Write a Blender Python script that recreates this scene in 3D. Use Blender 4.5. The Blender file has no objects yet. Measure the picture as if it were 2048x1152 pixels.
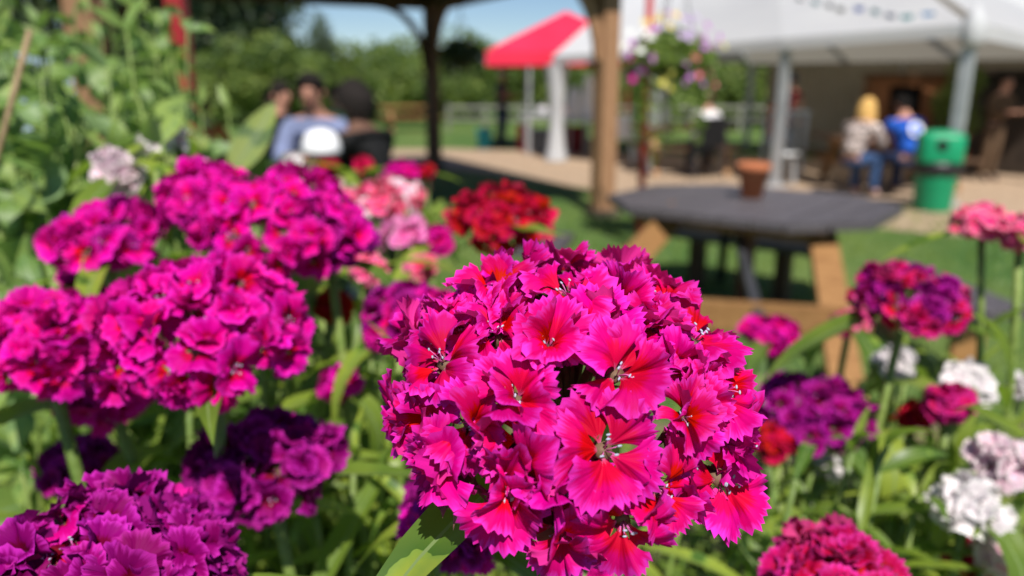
import bpy, math, random
import numpy as np
from mathutils import Vector, Matrix, Quaternion

R = math.radians
rng = random.Random(7)

# ---------------------------------------------------------------- camera, sky, sun, exposure
scn = bpy.context.scene
COL = scn.collection
FPX = 1547.0                      # focal length in pixels of the 2048 px wide photograph
PITCH = R(15.05)
CAM = Vector((0, 0, 1.5))
FWD = Vector((0, math.cos(PITCH), -math.sin(PITCH)))
UPV = Vector((0, math.sin(PITCH), math.cos(PITCH)))
cam = bpy.data.cameras.new('camera')
cam_o = bpy.data.objects.new('camera', cam)
COL.objects.link(cam_o)
cam_o.location = CAM
cam_o.rotation_euler = (R(90) - PITCH, 0, 0)
cam.sensor_width = 36.0
cam.lens = 36.0 * FPX / 2048
cam.clip_start = 0.01
cam.clip_end = 2000
cam.dof.use_dof = True
cam.dof.focus_distance = 0.164
cam.dof.aperture_fstop = 10.4
scn.camera = cam_o

SUN_AZ, SUN_EL = R(10), R(54)     # azimuth to the right of straight behind the camera
SUN = Vector((math.sin(SUN_AZ) * math.cos(SUN_EL), -math.cos(SUN_AZ) * math.cos(SUN_EL), math.sin(SUN_EL)))
world = bpy.data.worlds.new('World')
scn.world = world
world.use_nodes = True
wn = world.node_tree.nodes
sky = wn.new('ShaderNodeTexSky')
sky.sky_type = 'NISHITA'
sky.sun_disc = False
sky.sun_elevation = SUN_EL
sky.sun_rotation = math.atan2(SUN.x, SUN.y)
sky.air_density = 1.0
sky.dust_density = 0.0
sky.altitude = 1500.0
sky.ozone_density = 4.0
world.node_tree.links.new(sky.outputs[0], wn['Background'].inputs[0])
wn['Background'].inputs[1].default_value = 0.065
sl = bpy.data.lights.new('sun', 'SUN')
sl.energy = 4.8
sl.angle = R(0.53)
sl.color = (1.0, 0.95, 0.87)
so = bpy.data.objects.new('sun', sl)
COL.objects.link(so)
so.location = SUN * 30
so.rotation_mode = 'QUATERNION'
so.rotation_quaternion = SUN.to_track_quat('Z', 'Y')

scn.view_settings.view_transform = 'Standard'
scn.view_settings.look = 'None'
scn.view_settings.gamma = 1.0
scn.view_settings.exposure = 0.5
scn.render.engine = 'CYCLES'
scn.cycles.use_denoising = True
scn.cycles.max_bounces = 8
scn.cycles.diffuse_bounces = 3
scn.cycles.transmission_bounces = 5
scn.cycles.sample_clamp_indirect = 6.0


# ---------------------------------------------------------------- pixel helpers
def ray(px, py):
    return FWD + Vector((1, 0, 0)) * ((px - 1024) / FPX) - UPV * ((py - 576) / FPX)


def at_d(px, py, d):              # a point at depth d along the optical axis
    return CAM + ray(px, py) * d


def at_z(px, py, z=0.0):          # where the ray meets the level z
    r = ray(px, py)
    return CAM + r * ((z - CAM.z) / r.z)


def at_y(px, py, y):              # where the ray meets the upright plane at distance y
    r = ray(px, py)
    return CAM + r * (y / r.y)


# ---------------------------------------------------------------- materials
MATS = {}


def nodes_of(name):
    m = bpy.data.materials.new(name)
    m.use_nodes = True
    nt = m.node_tree
    return m, nt.nodes, nt.links, nt.nodes['Principled BSDF']


def rgba(c):
    return (c[0], c[1], c[2], 1.0)


def add_noise_color(N, L, bsdf, cols, scale, coord='Object', detail=4.0, stretch=None, pos=None, bump=0.0, bscale=None):
    tc = N.new('ShaderNodeTexCoord')
    src = tc.outputs[coord]
    if stretch:
        mp = N.new('ShaderNodeMapping')
        mp.inputs['Scale'].default_value = stretch
        L.new(src, mp.inputs[0])
        src = mp.outputs[0]
    nz = N.new('ShaderNodeTexNoise')
    nz.inputs['Scale'].default_value = scale
    nz.inputs['Detail'].default_value = detail
    L.new(src, nz.inputs['Vector'])
    cr = N.new('ShaderNodeValToRGB')
    pos = pos or [0.3 + 0.4 * i / max(1, len(cols) - 1) for i in range(len(cols))]
    while len(cr.color_ramp.elements) < len(cols):
        cr.color_ramp.elements.new(0.5)
    for e, c, p in zip(cr.color_ramp.elements, cols, pos):
        e.position = p
        e.color = rgba(c)
    L.new(nz.outputs['Fac'], cr.inputs[0])
    L.new(cr.outputs[0], bsdf.inputs['Base Color'])
    if bump:
        b = N.new('ShaderNodeBump')
        b.inputs['Strength'].default_value = bump
        b.inputs['Distance'].default_value = 0.01
        n2 = N.new('ShaderNodeTexNoise')
        n2.inputs['Scale'].default_value = bscale or scale * 3
        n2.inputs['Detail'].default_value = 5
        L.new(src, n2.inputs['Vector'])
        L.new(n2.outputs['Fac'], b.inputs['Height'])
        L.new(b.outputs[0], bsdf.inputs['Normal'])
    return cr


def simple(name, cols, scale=6.0, rough=0.7, stretch=None, bump=0.2, metal=0.0, spec=0.4):
    m, N, L, b = nodes_of(name)
    if not isinstance(cols, list):
        c = cols
        cols = [tuple(x * 0.82 for x in c), tuple(min(1, x * 1.12) for x in c)]
    cr = add_noise_color(N, L, b, cols, scale, stretch=stretch, bump=bump)
    oi = N.new('ShaderNodeObjectInfo'); hs = N.new('ShaderNodeHueSaturation')
    mr = N.new('ShaderNodeMapRange'); mr.inputs[3].default_value = 0.84; mr.inputs[4].default_value = 1.16
    L.new(oi.outputs['Random'], mr.inputs[0]); L.new(mr.outputs[0], hs.inputs['Value'])
    L.new(cr.outputs[0], hs.inputs['Color']); L.new(hs.outputs[0], b.inputs['Base Color'])
    b.inputs['Roughness'].default_value = rough
    b.inputs['Metallic'].default_value = metal
    b.inputs['Specular IOR Level'].default_value = spec
    MATS[name] = m
    return m


def petal_mat(name, throat, core, mid, edge, back, trans=0.24, core_to=0.55):
    """petal seen from above: throat, core ring and fringe by the petal's own UV; a paler underside"""
    m, N, L, b = nodes_of(name)
    uv = N.new('ShaderNodeUVMap')
    sx = N.new('ShaderNodeSeparateXYZ')
    L.new(uv.outputs[0], sx.inputs[0])
    oi = N.new('ShaderNodeObjectInfo')
    # streaks that run along the petal
    mp = N.new('ShaderNodeMapping')
    mp.inputs['Scale'].default_value = (16, 1.3, 1)
    L.new(uv.outputs[0], mp.inputs[0])
    off = N.new('ShaderNodeCombineXYZ')
    mul = N.new('ShaderNodeMath'); mul.operation = 'MULTIPLY'; mul.inputs[1].default_value = 37.0
    L.new(oi.outputs['Random'], mul.inputs[0])
    L.new(mul.outputs[0], off.inputs[0]); L.new(mul.outputs[0], off.inputs[1])
    L.new(off.outputs[0], mp.inputs['Location'])
    nz = N.new('ShaderNodeTexNoise'); nz.inputs['Scale'].default_value = 1.0; nz.inputs['Detail'].default_value = 3
    L.new(mp.outputs[0], nz.inputs['Vector'])
    m1 = N.new('ShaderNodeMath'); m1.operation = 'MULTIPLY_ADD'
    m1.inputs[1].default_value = 0.40; m1.inputs[2].default_value = -0.20
    L.new(nz.outputs['Fac'], m1.inputs[0])
    m2 = N.new('ShaderNodeMath'); m2.operation = 'ADD'
    L.new(sx.outputs['Y'], m2.inputs[0]); L.new(m1.outputs[0], m2.inputs[1])
    mp3 = N.new('ShaderNodeMapping'); mp3.inputs['Scale'].default_value = (46, 1.0, 1)
    L.new(uv.outputs[0], mp3.inputs[0]); L.new(off.outputs[0], mp3.inputs['Location'])
    nz3 = N.new('ShaderNodeTexNoise'); nz3.inputs['Scale'].default_value = 1.0; nz3.inputs['Detail'].default_value = 1
    L.new(mp3.outputs[0], nz3.inputs['Vector'])
    m3 = N.new('ShaderNodeMath'); m3.operation = 'MULTIPLY_ADD'; m3.inputs[1].default_value = 0.34; m3.inputs[2].default_value = -0.17
    L.new(nz3.outputs['Fac'], m3.inputs[0])
    m4 = N.new('ShaderNodeMath'); m4.operation = 'ADD'
    L.new(m2.outputs[0], m4.inputs[0]); L.new(m3.outputs[0], m4.inputs[1])
    cr = N.new('ShaderNodeValToRGB')
    els = [(0.02, throat), (0.14, core), (core_to, core), (core_to + 0.14, mid), (0.83, mid), (0.99, edge)]
    while len(cr.color_ramp.elements) < len(els):
        cr.color_ramp.elements.new(0.5)
    for e, (p, c) in zip(cr.color_ramp.elements, els):
        e.position = p; e.color = rgba(c)
    L.new(m4.outputs[0], cr.inputs[0])
    # individual petals are a little lighter or darker
    hsv = N.new('ShaderNodeHueSaturation')
    mr = N.new('ShaderNodeMapRange'); mr.inputs[3].default_value = 0.7; mr.inputs[4].default_value = 1.12
    L.new(oi.outputs['Random'], mr.inputs[0]); L.new(mr.outputs[0], hsv.inputs['Value'])
    mr2 = N.new('ShaderNodeMath'); mr2.operation = 'MULTIPLY_ADD'
    frac = N.new('ShaderNodeMath'); frac.operation = 'FRACT'
    L.new(mul.outputs[0], frac.inputs[0])
    mr2.inputs[1].default_value = 0.028; mr2.inputs[2].default_value = 0.486
    L.new(frac.outputs[0], mr2.inputs[0]); L.new(mr2.outputs[0], hsv.inputs['Hue'])
    L.new(cr.outputs[0], hsv.inputs['Color'])
    geo = N.new('ShaderNodeNewGeometry')
    mx = N.new('ShaderNodeMix'); mx.data_type = 'RGBA'
    L.new(geo.outputs['Backfacing'], mx.inputs[0])
    L.new(hsv.outputs[0], mx.inputs[6])
    mx.inputs[7].default_value = rgba(back)
    # fine pleats
    wv = N.new('ShaderNodeTexWave'); wv.inputs['Scale'].default_value = 3.6; wv.inputs['Distortion'].default_value = 1.2
    mp2 = N.new('ShaderNodeMapping'); mp2.inputs['Scale'].default_value = (1.5, 0.25, 1)
    L.new(uv.outputs[0], mp2.inputs[0]); L.new(mp2.outputs[0], wv.inputs['Vector'])
    bp = N.new('ShaderNodeBump'); bp.inputs['Strength'].default_value = 0.15; bp.inputs['Distance'].default_value = 0.0003
    L.new(wv.outputs['Fac'], bp.inputs['Height'])
    b.inputs['Roughness'].default_value = 0.6
    b.inputs['Specular IOR Level'].default_value = 0.07
    L.new(mx.outputs[2], b.inputs['Base Color'])
    L.new(bp.outputs[0], b.inputs['Normal'])
    tr = N.new('ShaderNodeBsdfTranslucent')
    L.new(mx.outputs[2], tr.inputs[0])
    ms = N.new('ShaderNodeMixShader'); ms.inputs[0].default_value = trans
    L.new(b.outputs[0], ms.inputs[1]); L.new(tr.outputs[0], ms.inputs[2])
    L.new(ms.outputs[0], N['Material Output'].inputs[0])
    MATS[name] = m
    return m


def leaf_mat(name, dark, light, under, trans=0.35, rough=0.42):
    m, N, L, b = nodes_of(name)
    uv = N.new('ShaderNodeUVMap')
    sx = N.new('ShaderNodeSeparateXYZ'); L.new(uv.outputs[0], sx.inputs[0])
    oi = N.new('ShaderNodeObjectInfo')
    tc = N.new('ShaderNodeTexCoord')
    nz = N.new('ShaderNodeTexNoise'); nz.inputs['Scale'].default_value = 3.0; nz.inputs['Detail'].default_value = 4
    geo = N.new('ShaderNodeNewGeometry')
    nz.noise_dimensions = '4D'
    L.new(geo.outputs['Random Per Island'], nz.inputs['W'])
    L.new(tc.outputs['Object'], nz.inputs['Vector'])
    a1 = N.new('ShaderNodeMath'); a1.operation = 'ADD'
    a2 = N.new('ShaderNodeMath'); a2.operation = 'ADD'
    L.new(oi.outputs['Random'], a1.inputs[0]); L.new(geo.outputs['Random Per Island'], a1.inputs[1])
    L.new(a1.outputs[0], a2.inputs[0]); L.new(nz.outputs['Fac'], a2.inputs[1])
    fr = N.new('ShaderNodeMath'); fr.operation = 'FRACT'; L.new(a2.outputs[0], fr.inputs[0])
    cr = N.new('ShaderNodeValToRGB')
    cr.color_ramp.elements[0].color = rgba(dark); cr.color_ramp.elements[1].color = rgba(light)
    e = cr.color_ramp.elements.new(0.93); e.color = rgba((light[0] * 1.5, light[1] * 1.2, light[2]))
    L.new(fr.outputs[0], cr.inputs[0])
    # midrib
    ab = N.new('ShaderNodeMath'); ab.operation = 'SUBTRACT'; ab.inputs[1].default_value = 0.5
    L.new(sx.outputs['X'], ab.inputs[0])
    ab2 = N.new('ShaderNodeMath'); ab2.operation = 'ABSOLUTE'; L.new(ab.outputs[0], ab2.inputs[0])
    lt = N.new('ShaderNodeMath'); lt.operation = 'LESS_THAN'; lt.inputs[1].default_value = 0.035
    L.new(ab2.outputs[0], lt.inputs[0])
    mx = N.new('ShaderNodeMix'); mx.data_type = 'RGBA'
    L.new(lt.outputs[0], mx.inputs[0]); L.new(cr.outputs[0], mx.inputs[6]); mx.inputs[7].default_value = rgba(under)
    mb = N.new('ShaderNodeMix'); mb.data_type = 'RGBA'
    L.new(geo.outputs['Backfacing'], mb.inputs[0]); L.new(mx.outputs[2], mb.inputs[6]); mb.inputs[7].default_value = rgba(under)
    L.new(mb.outputs[2], b.inputs['Base Color'])
    b.inputs['Roughness'].default_value = rough
    b.inputs['Specular IOR Level'].default_value = 0.45
    tr = N.new('ShaderNodeBsdfTranslucent'); tr.inputs[0].default_value = rgba((light[0] * 1.7, light[1] * 1.7, light[2] * 0.9))
    ms = N.new('ShaderNodeMixShader'); ms.inputs[0].default_value = trans
    L.new(b.outputs[0], ms.inputs[1]); L.new(tr.outputs[0], ms.inputs[2])
    L.new(ms.outputs[0], N['Material Output'].inputs[0])
    MATS[name] = m
    return m


petal_mat('petal_magenta', (0.62, 0.16, 0.38), (0.64, 0.001, 0.04), (0.66, 0.001, 0.17), (0.78, 0.03, 0.48), (0.66, 0.03, 0.28), core_to=0.5)
petal_mat('petal_hot', (0.62, 0.16, 0.38), (0.58, 0.0005, 0.05), (0.66, 0.0005, 0.25), (0.78, 0.02, 0.46), (0.62, 0.012, 0.30), core_to=0.42)
petal_mat('petal_purple_and_shade', (0.45, 0.15, 0.4), (0.17, 0.001, 0.025), (0.24, 0.001, 0.13), (0.50, 0.02, 0.36), (0.26, 0.008, 0.17), core_to=0.42)  # true violet, and also shade put into the colour of magenta heads
petal_mat('petal_crimson', (0.5, 0.1, 0.15), (0.30, 0.002, 0.012), (0.46, 0.002, 0.020), (0.58, 0.010, 0.06), (0.5, 0.03, 0.08))
petal_mat('petal_cerise', (0.55, 0.15, 0.3), (0.36, 0.002, 0.018), (0.46, 0.002, 0.075), (0.64, 0.03, 0.26), (0.55, 0.05, 0.2), core_to=0.5)
petal_mat('petal_salmon', (0.85, 0.6, 0.6), (0.76, 0.015, 0.12), (0.82, 0.05, 0.22), (0.88, 0.32, 0.44), (0.8, 0.25, 0.34), core_to=0.45)
petal_mat('petal_rose', (0.85, 0.6, 0.7), (0.74, 0.05, 0.25), (0.78, 0.14, 0.45), (0.84, 0.42, 0.66), (0.8, 0.33, 0.58), core_to=0.4)
petal_mat('petal_white', (0.85, 0.7, 0.75), (0.78, 0.30, 0.52), (0.80, 0.73, 0.76), (0.82, 0.80, 0.79), (0.8, 0.76, 0.76), core_to=0.22, trans=0.3)
petal_mat('petal_blush', (0.85, 0.7, 0.75), (0.78, 0.36, 0.52), (0.80, 0.56, 0.66), (0.82, 0.76, 0.76), (0.8, 0.68, 0.72), core_to=0.35, trans=0.3)
leaf_mat('leaf', (0.05, 0.115, 0.016), (0.18, 0.28, 0.042), (0.2, 0.28, 0.10))
leaf_mat('leaf_broad', (0.085, 0.17, 0.04), (0.16, 0.27, 0.075), (0.2, 0.3, 0.13), trans=0.3, rough=0.5)
leaf_mat('leaf_tree', (0.04, 0.09, 0.016), (0.12, 0.19, 0.035), (0.1, 0.16, 0.05), trans=0.25, rough=0.6)
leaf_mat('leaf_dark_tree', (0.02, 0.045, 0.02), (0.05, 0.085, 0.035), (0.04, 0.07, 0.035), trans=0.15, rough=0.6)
simple('stem', [(0.10, 0.17, 0.03), (0.19, 0.24, 0.06)], 60, 0.5)
simple('stem_tan', [(0.25, 0.17, 0.09), (0.36, 0.26, 0.14)], 60, 0.6)
simple('calyx', [(0.10, 0.10, 0.035), (0.16, 0.05, 0.05)], 120, 0.6)
simple('bract', [(0.09, 0.11, 0.03), (0.22, 0.13, 0.08)], 90, 0.6)
simple('stamen', [(0.26, 0.29, 0.42), (0.44, 0.46, 0.58)], 300, 0.7)
simple('filament', [(0.55, 0.08, 0.35), (0.7, 0.2, 0.5)], 300, 0.5)
simple('withered', [(0.22, 0.05, 0.12), (0.30, 0.16, 0.08)], 200, 0.8)
simple('soil', [(0.018, 0.012, 0.008), (0.06, 0.042, 0.028)], 30, 0.95, bump=0.8)
simple('sleeper', [(0.10, 0.065, 0.04), (0.2, 0.14, 0.09)], 4, 0.85, stretch=(1, 12, 12))
simple('wood_orange', [(0.21, 0.095, 0.03), (0.36, 0.19, 0.07)], 5, 0.65, stretch=(2, 14, 14))
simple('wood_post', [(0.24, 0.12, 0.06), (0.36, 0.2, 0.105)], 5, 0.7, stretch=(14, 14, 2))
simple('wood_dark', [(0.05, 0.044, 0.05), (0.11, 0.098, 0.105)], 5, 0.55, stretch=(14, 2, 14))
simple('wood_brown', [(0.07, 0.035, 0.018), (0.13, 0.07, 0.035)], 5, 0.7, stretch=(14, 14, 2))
simple('post_stain', [(0.09, 0.02, 0.014), (0.13, 0.035, 0.02)], 5, 0.6, stretch=(14, 14, 2))
simple('roof_shingle', [(0.05, 0.03, 0.02), (0.10, 0.065, 0.045)], 8, 0.85)
simple('red_paint', [(0.26, 0.012, 0.016), (0.34, 0.02, 0.025)], 8, 0.45)
simple('terracotta', [(0.34, 0.10, 0.04), (0.45, 0.16, 0.07)], 14, 0.85)
simple('green_plastic', [(0.004, 0.20, 0.085), (0.008, 0.26, 0.115)], 4, 0.42, bump=0.03)
simple('black_plastic', [(0.012, 0.012, 0.014), (0.03, 0.03, 0.034)], 20, 0.4)
simple('hole_dark', [(0.004, 0.004, 0.004), (0.008, 0.008, 0.008)], 4, 0.9)  # near-black colour standing for the unlit inside of openings
simple('gravel', [(0.29, 0.20, 0.13), (0.42, 0.31, 0.215)], 9, 0.95, bump=0.5)
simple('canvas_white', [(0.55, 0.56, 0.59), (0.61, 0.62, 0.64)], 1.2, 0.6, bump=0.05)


def make_translucent(nm, col, k):
    m = MATS[nm]; N = m.node_tree.nodes; L = m.node_tree.links
    tr = N.new('ShaderNodeBsdfTranslucent'); tr.inputs[0].default_value = rgba(col)
    ms = N.new('ShaderNodeMixShader'); ms.inputs[0].default_value = k
    L.new(N['Principled BSDF'].outputs[0], ms.inputs[1]); L.new(tr.outputs[0], ms.inputs[2])
    L.new(ms.outputs[0], N['Material Output'].inputs[0])


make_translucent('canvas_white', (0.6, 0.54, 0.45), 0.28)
simple('canvas_beige', [(0.36, 0.32, 0.25), (0.44, 0.39, 0.31)], 1.5, 0.8, bump=0.1)
simple('canvas_red', [(0.66, 0.012, 0.05), (0.74, 0.02, 0.07)], 1.5, 0.6, bump=0.05)
simple('aluminium', [(0.42, 0.43, 0.45), (0.55, 0.56, 0.58)], 5, 0.4, metal=0.5, bump=0.03)
simple('white_plastic', [(0.74, 0.74, 0.75), (0.8, 0.8, 0.8)], 5, 0.4, bump=0.02)
simple('metal_dark', [(0.03, 0.03, 0.035), (0.05, 0.05, 0.055)], 9, 0.45)
simple('van_paint', [(0.30, 0.38, 0.52), (0.36, 0.44, 0.58)], 2, 0.25, bump=0.0, spec=0.6)
simple('glass_dark', [(0.01, 0.014, 0.035), (0.02, 0.026, 0.05)], 2, 0.08, bump=0.0, spec=0.6)
simple('tyre', (0.02, 0.02, 0.02), 20, 0.9)
simple('moss_basket', [(0.06, 0.05, 0.02), (0.12, 0.10, 0.05)], 30, 0.95, bump=0.8)
simple('bark', [(0.05, 0.038, 0.028), (0.10, 0.08, 0.06)], 8, 0.95, stretch=(6, 6, 1.5), bump=0.8)
simple('kiosk_wood', [(0.20, 0.075, 0.025), (0.30, 0.12, 0.045)], 4, 0.6, stretch=(10, 10, 1.5))
simple('weathered', [(0.15, 0.15, 0.13), (0.24, 0.24, 0.21)], 6, 0.9)
simple('bar_wood', [(0.02, 0.013, 0.009), (0.045, 0.03, 0.02)], 5, 0.6)
simple('crate_red', (0.42, 0.02, 0.03), 4, 0.5)
for nm, c in dict(skin=(0.50, 0.27, 0.20), skin_tan=(0.42, 0.21, 0.15), skin_dark=(0.16, 0.085, 0.06), hair_dark=(0.012, 0.009, 0.008),
                  hair_blond=(0.52, 0.31, 0.10), hair_grey=(0.35, 0.33, 0.31), hair_brown=(0.07, 0.04, 0.025), navy=(0.022, 0.032, 0.075),
                  denim=(0.035, 0.07, 0.16), black_cloth=(0.010, 0.010, 0.011), charcoal=(0.045, 0.045, 0.055), steel_blue=(0.17, 0.20, 0.33), pale_blue=(0.33, 0.42, 0.5),
                  royal=(0.025, 0.12, 0.58), white_cloth=(0.76, 0.75, 0.78), maroon=(0.14, 0.018, 0.022), orange_cloth=(0.62, 0.14, 0.05),
                  azure=(0.0, 0.23, 0.55), straw=(0.46, 0.36, 0.24), tan_cloth=(0.40, 0.33, 0.24), lime=(0.30, 0.48, 0.22), brown_cloth=(0.12, 0.075, 0.045), teal=(0.03, 0.26, 0.28),
                  pink_cloth=(0.6, 0.42, 0.40)).items():
    simple(nm, c, 18, 0.85, bump=0.1, spec=0.2)
simple('eye', (0.02, 0.015, 0.012), 30, 0.2, bump=0)
simple('lip', (0.40, 0.12, 0.10), 30, 0.5, bump=0)


def leopard():
    m, N, L, b = nodes_of('leopard')
    tc = N.new('ShaderNodeTexCoord')
    v = N.new('ShaderNodeTexVoronoi'); v.inputs['Scale'].default_value = 17
    L.new(tc.outputs['Object'], v.inputs['Vector'])
    cr = N.new('ShaderNodeValToRGB')
    for e, p, c in zip(cr.color_ramp.elements, (0.30, 0.48), ((0.06, 0.045, 0.045), (0.52, 0.43, 0.40))):
        e.position = p; e.color = rgba(c)
    L.new(v.outputs['Distance'], cr.inputs[0]); L.new(cr.outputs[0], b.inputs['Base Color'])
    b.inputs['Roughness'].default_value = 0.8
    MATS['leopard'] = m


leopard()


def grass_mat():
    m, N, L, b = nodes_of('lawn')
    tc = N.new('ShaderNodeTexCoord')
    n1 = N.new('ShaderNodeTexNoise'); n1.inputs['Scale'].default_value = 0.55; n1.inputs['Detail'].default_value = 5
    n2 = N.new('ShaderNodeTexNoise'); n2.inputs['Scale'].default_value = 26; n2.inputs['Detail'].default_value = 6
    L.new(tc.outputs['Object'], n1.inputs['Vector']); L.new(tc.outputs['Object'], n2.inputs['Vector'])
    c1 = N.new('ShaderNodeValToRGB')
    for e, p, c in zip(c1.color_ramp.elements, (0.35, 0.7), ((0.055, 0.125, 0.03), (0.15, 0.20, 0.06))):
        e.position = p; e.color = rgba(c)
    L.new(n1.outputs['Fac'], c1.inputs[0])
    c2 = N.new('ShaderNodeValToRGB')
    for e, p, c in zip(c2.color_ramp.elements, (0.3, 0.7), ((0.55, 0.6, 0.5), (1.25, 1.2, 1.1))):
        e.position = p; e.color = rgba(c)
    L.new(n2.outputs['Fac'], c2.inputs[0])
    mx = N.new('ShaderNodeMix'); mx.data_type = 'RGBA'; mx.blend_type = 'MULTIPLY'; mx.inputs[0].default_value = 1.0
    L.new(c1.outputs[0], mx.inputs[6]); L.new(c2.outputs[0], mx.inputs[7])
    L.new(mx.outputs[2], b.inputs['Base Color'])
    bp = N.new('ShaderNodeBump'); bp.inputs['Strength'].default_value = 0.8; bp.inputs['Distance'].default_value = 0.03
    L.new(n2.outputs['Fac'], bp.inputs['Height']); L.new(bp.outputs[0], b.inputs['Normal'])
    b.inputs['Roughness'].default_value = 0.9
    b.inputs['Specular IOR Level'].default_value = 0.2
    MATS['lawn'] = m


grass_mat()


# ---------------------------------------------------------------- mesh helpers
class MB:
    def __init__(s):
        s.v = []; s.f = []; s.uv = None

    def add(s, vs, fs):
        o = len(s.v)
        s.v.extend(Vector(p) for p in vs)
        s.f.extend(tuple(i + o for i in f) for f in fs)
        return s

    def box(s, c, size, rot=None, bev=0.0):
        hx, hy, hz = size[0] / 2, size[1] / 2, size[2] / 2
        pts = [Vector((x, y, z)) for z in (-hz, hz) for y in (-hy, hy) for x in (-hx, hx)]
        if rot is not None:
            pts = [rot @ p for p in pts]
        c = Vector(c)
        return s.add([p + c for p in pts], [(0, 2, 3, 1), (4, 5, 7, 6), (0, 1, 5, 4), (2, 6, 7, 3), (0, 4, 6, 2), (1, 3, 7, 5)])

    def bar(s, a, b, w, t, up=(0, 0, 1)):
        """a straight timber from a to b, w wide sideways, t thick along up"""
        a = Vector(a); b = Vector(b)
        d = (b - a); ln = d.length; d.normalize()
        x = d.cross(Vector(up))
        if x.length < 1e-4:
            x = d.cross(Vector((0, 1, 0)))
        x.normalize(); z = x.cross(d)
        m = Matrix((x, d, z)).transposed()
        return s.box((a + b) / 2, (w, ln, t), m)

    def tube(s, pts, rad, n=8, cap=True):
        pts = [Vector(p) for p in pts]
        if not isinstance(rad, (list, tuple)):
            rad = [rad] * len(pts)
        vs, fs = [], []
        prev = None
        for i, p in enumerate(pts):
            t = (pts[min(i + 1, len(pts) - 1)] - pts[max(i - 1, 0)]).normalized()
            if prev is None:
                x = t.cross(Vector((0.13, 0.31, 0.94)))
                if x.length < 1e-3:
                    x = t.cross(Vector((1, 0, 0)))
            else:
                x = prev - t * prev.dot(t)
            x.normalize(); y = t.cross(x); prev = x
            for k in range(n):
                a = 2 * math.pi * k / n
                vs.append(p + (x * math.cos(a) + y * math.sin(a)) * rad[i])
        for i in range(len(pts) - 1):
            for k in range(n):
                k2 = (k + 1) % n
                fs.append((i * n + k, i * n + k2, (i + 1) * n + k2, (i + 1) * n + k))
        if cap:
            fs.append(tuple(range(n - 1, -1, -1)))
            fs.append(tuple((len(pts) - 1) * n + k for k in range(n)))
        return s.add(vs, fs)

    def lathe(s, prof, n=24, c=(0, 0, 0), sq=None):
        """profile of (radius, z); sq > 0 squares the section off"""
        c = Vector(c); vs, fs = [], []
        for r, z in prof:
            for k in range(n):
                a = 2 * math.pi * k / n
                q = 1.0
                if sq:
                    q = 1.0 / (abs(math.cos(a)) ** sq + abs(math.sin(a)) ** sq) ** (1 / sq)
                vs.append(c + Vector((r * q * math.cos(a), r * q * math.sin(a), z)))
        for i in range(len(prof) - 1):
            for k in range(n):
                k2 = (k + 1) % n
                fs.append((i * n + k, i * n + k2, (i + 1) * n + k2, (i + 1) * n + k))
        fs.append(tuple(range(n - 1, -1, -1)))
        fs.append(tuple((len(prof) - 1) * n + k for k in range(n)))
        return s.add(vs, fs)

    def prism(s, poly, z0, z1):
        n = len(poly)
        vs = [(x, y, z0) for x, y in poly] + [(x, y, z1) for x, y in poly]
        fs = [tuple(range(n - 1, -1, -1)), tuple(range(n, 2 * n))]
        fs += [(i, (i + 1) % n, n + (i + 1) % n, n + i) for i in range(n)]
        return s.add(vs, fs)

    def sheet(s, poly3, thick=0.004):
        """a thin closed panel from 3 or 4 corner points"""
        p = [Vector(q) for q in poly3]
        nrm = (p[1] - p[0]).cross(p[2] - p[0]).normalized() * thick
        n = len(p)
        return s.add(p + [q - nrm for q in p], [tuple(range(n)), tuple(range(2 * n - 1, n - 1, -1))] +
                     [((i + 1) % n, i, n + i, n + (i + 1) % n) for i in range(n)])

    def blob(s, c, r, n=10, m=7, sc=(1, 1, 1)):
        c = Vector(c); vs, fs = [], []
        for j in range(m + 1):
            th = math.pi * (j + 0.02) / (m + 0.04)
            for k in range(n):
                a = 2 * math.pi * k / n
                vs.append(c + Vector((r * sc[0] * math.sin(th) * math.cos(a), r * sc[1] * math.sin(th) * math.sin(a), r * sc[2] * math.cos(th))))
        for j in range(m):
            for k in range(n):
                k2 = (k + 1) % n
                fs.append((j * n + k, (j + 1) * n + k, (j + 1) * n + k2, j * n + k2))
        return s.add(vs, fs)

    def mesh(s, name, mat=None, smooth=False, bevel=0.0):
        me = bpy.data.meshes.new(name)
        me.from_pydata([tuple(p) for p in s.v], [], s.f)
        if mat:
            me.materials.append(MATS[mat])
        if smooth:
            me.polygons.foreach_set('use_smooth', [True] * len(me.polygons))
        me.update()
        return me

    def build(s, name, mat, parent=None, smooth=False, **kw):
        return obj(name, s.mesh(name, mat, smooth), parent, **kw)


def obj(name, me, parent=None, mtx=None, label=None, cat=None, group=None, kind=None):
    o = bpy.data.objects.new(name, me)
    COL.objects.link(o)
    if parent is not None:
        o.parent = parent
    if mtx is not None:
        o.matrix_basis = mtx
    return tag(o, label, cat, group, kind)


def tag(o, label=None, cat=None, group=None, kind=None):
    if label: o['label'] = label
    if cat: o['category'] = cat
    if group: o['group'] = group
    if kind: o['kind'] = kind
    return o


def thing(name, label, cat, loc=(0, 0, 0), rotz=0.0, group=None):
    o = bpy.data.objects.new(name, None)
    o.empty_display_size = 0.05
    COL.objects.link(o)
    o.location = loc
    o.rotation_euler = (0, 0, rotz)
    return tag(o, label, cat, group)


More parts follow.
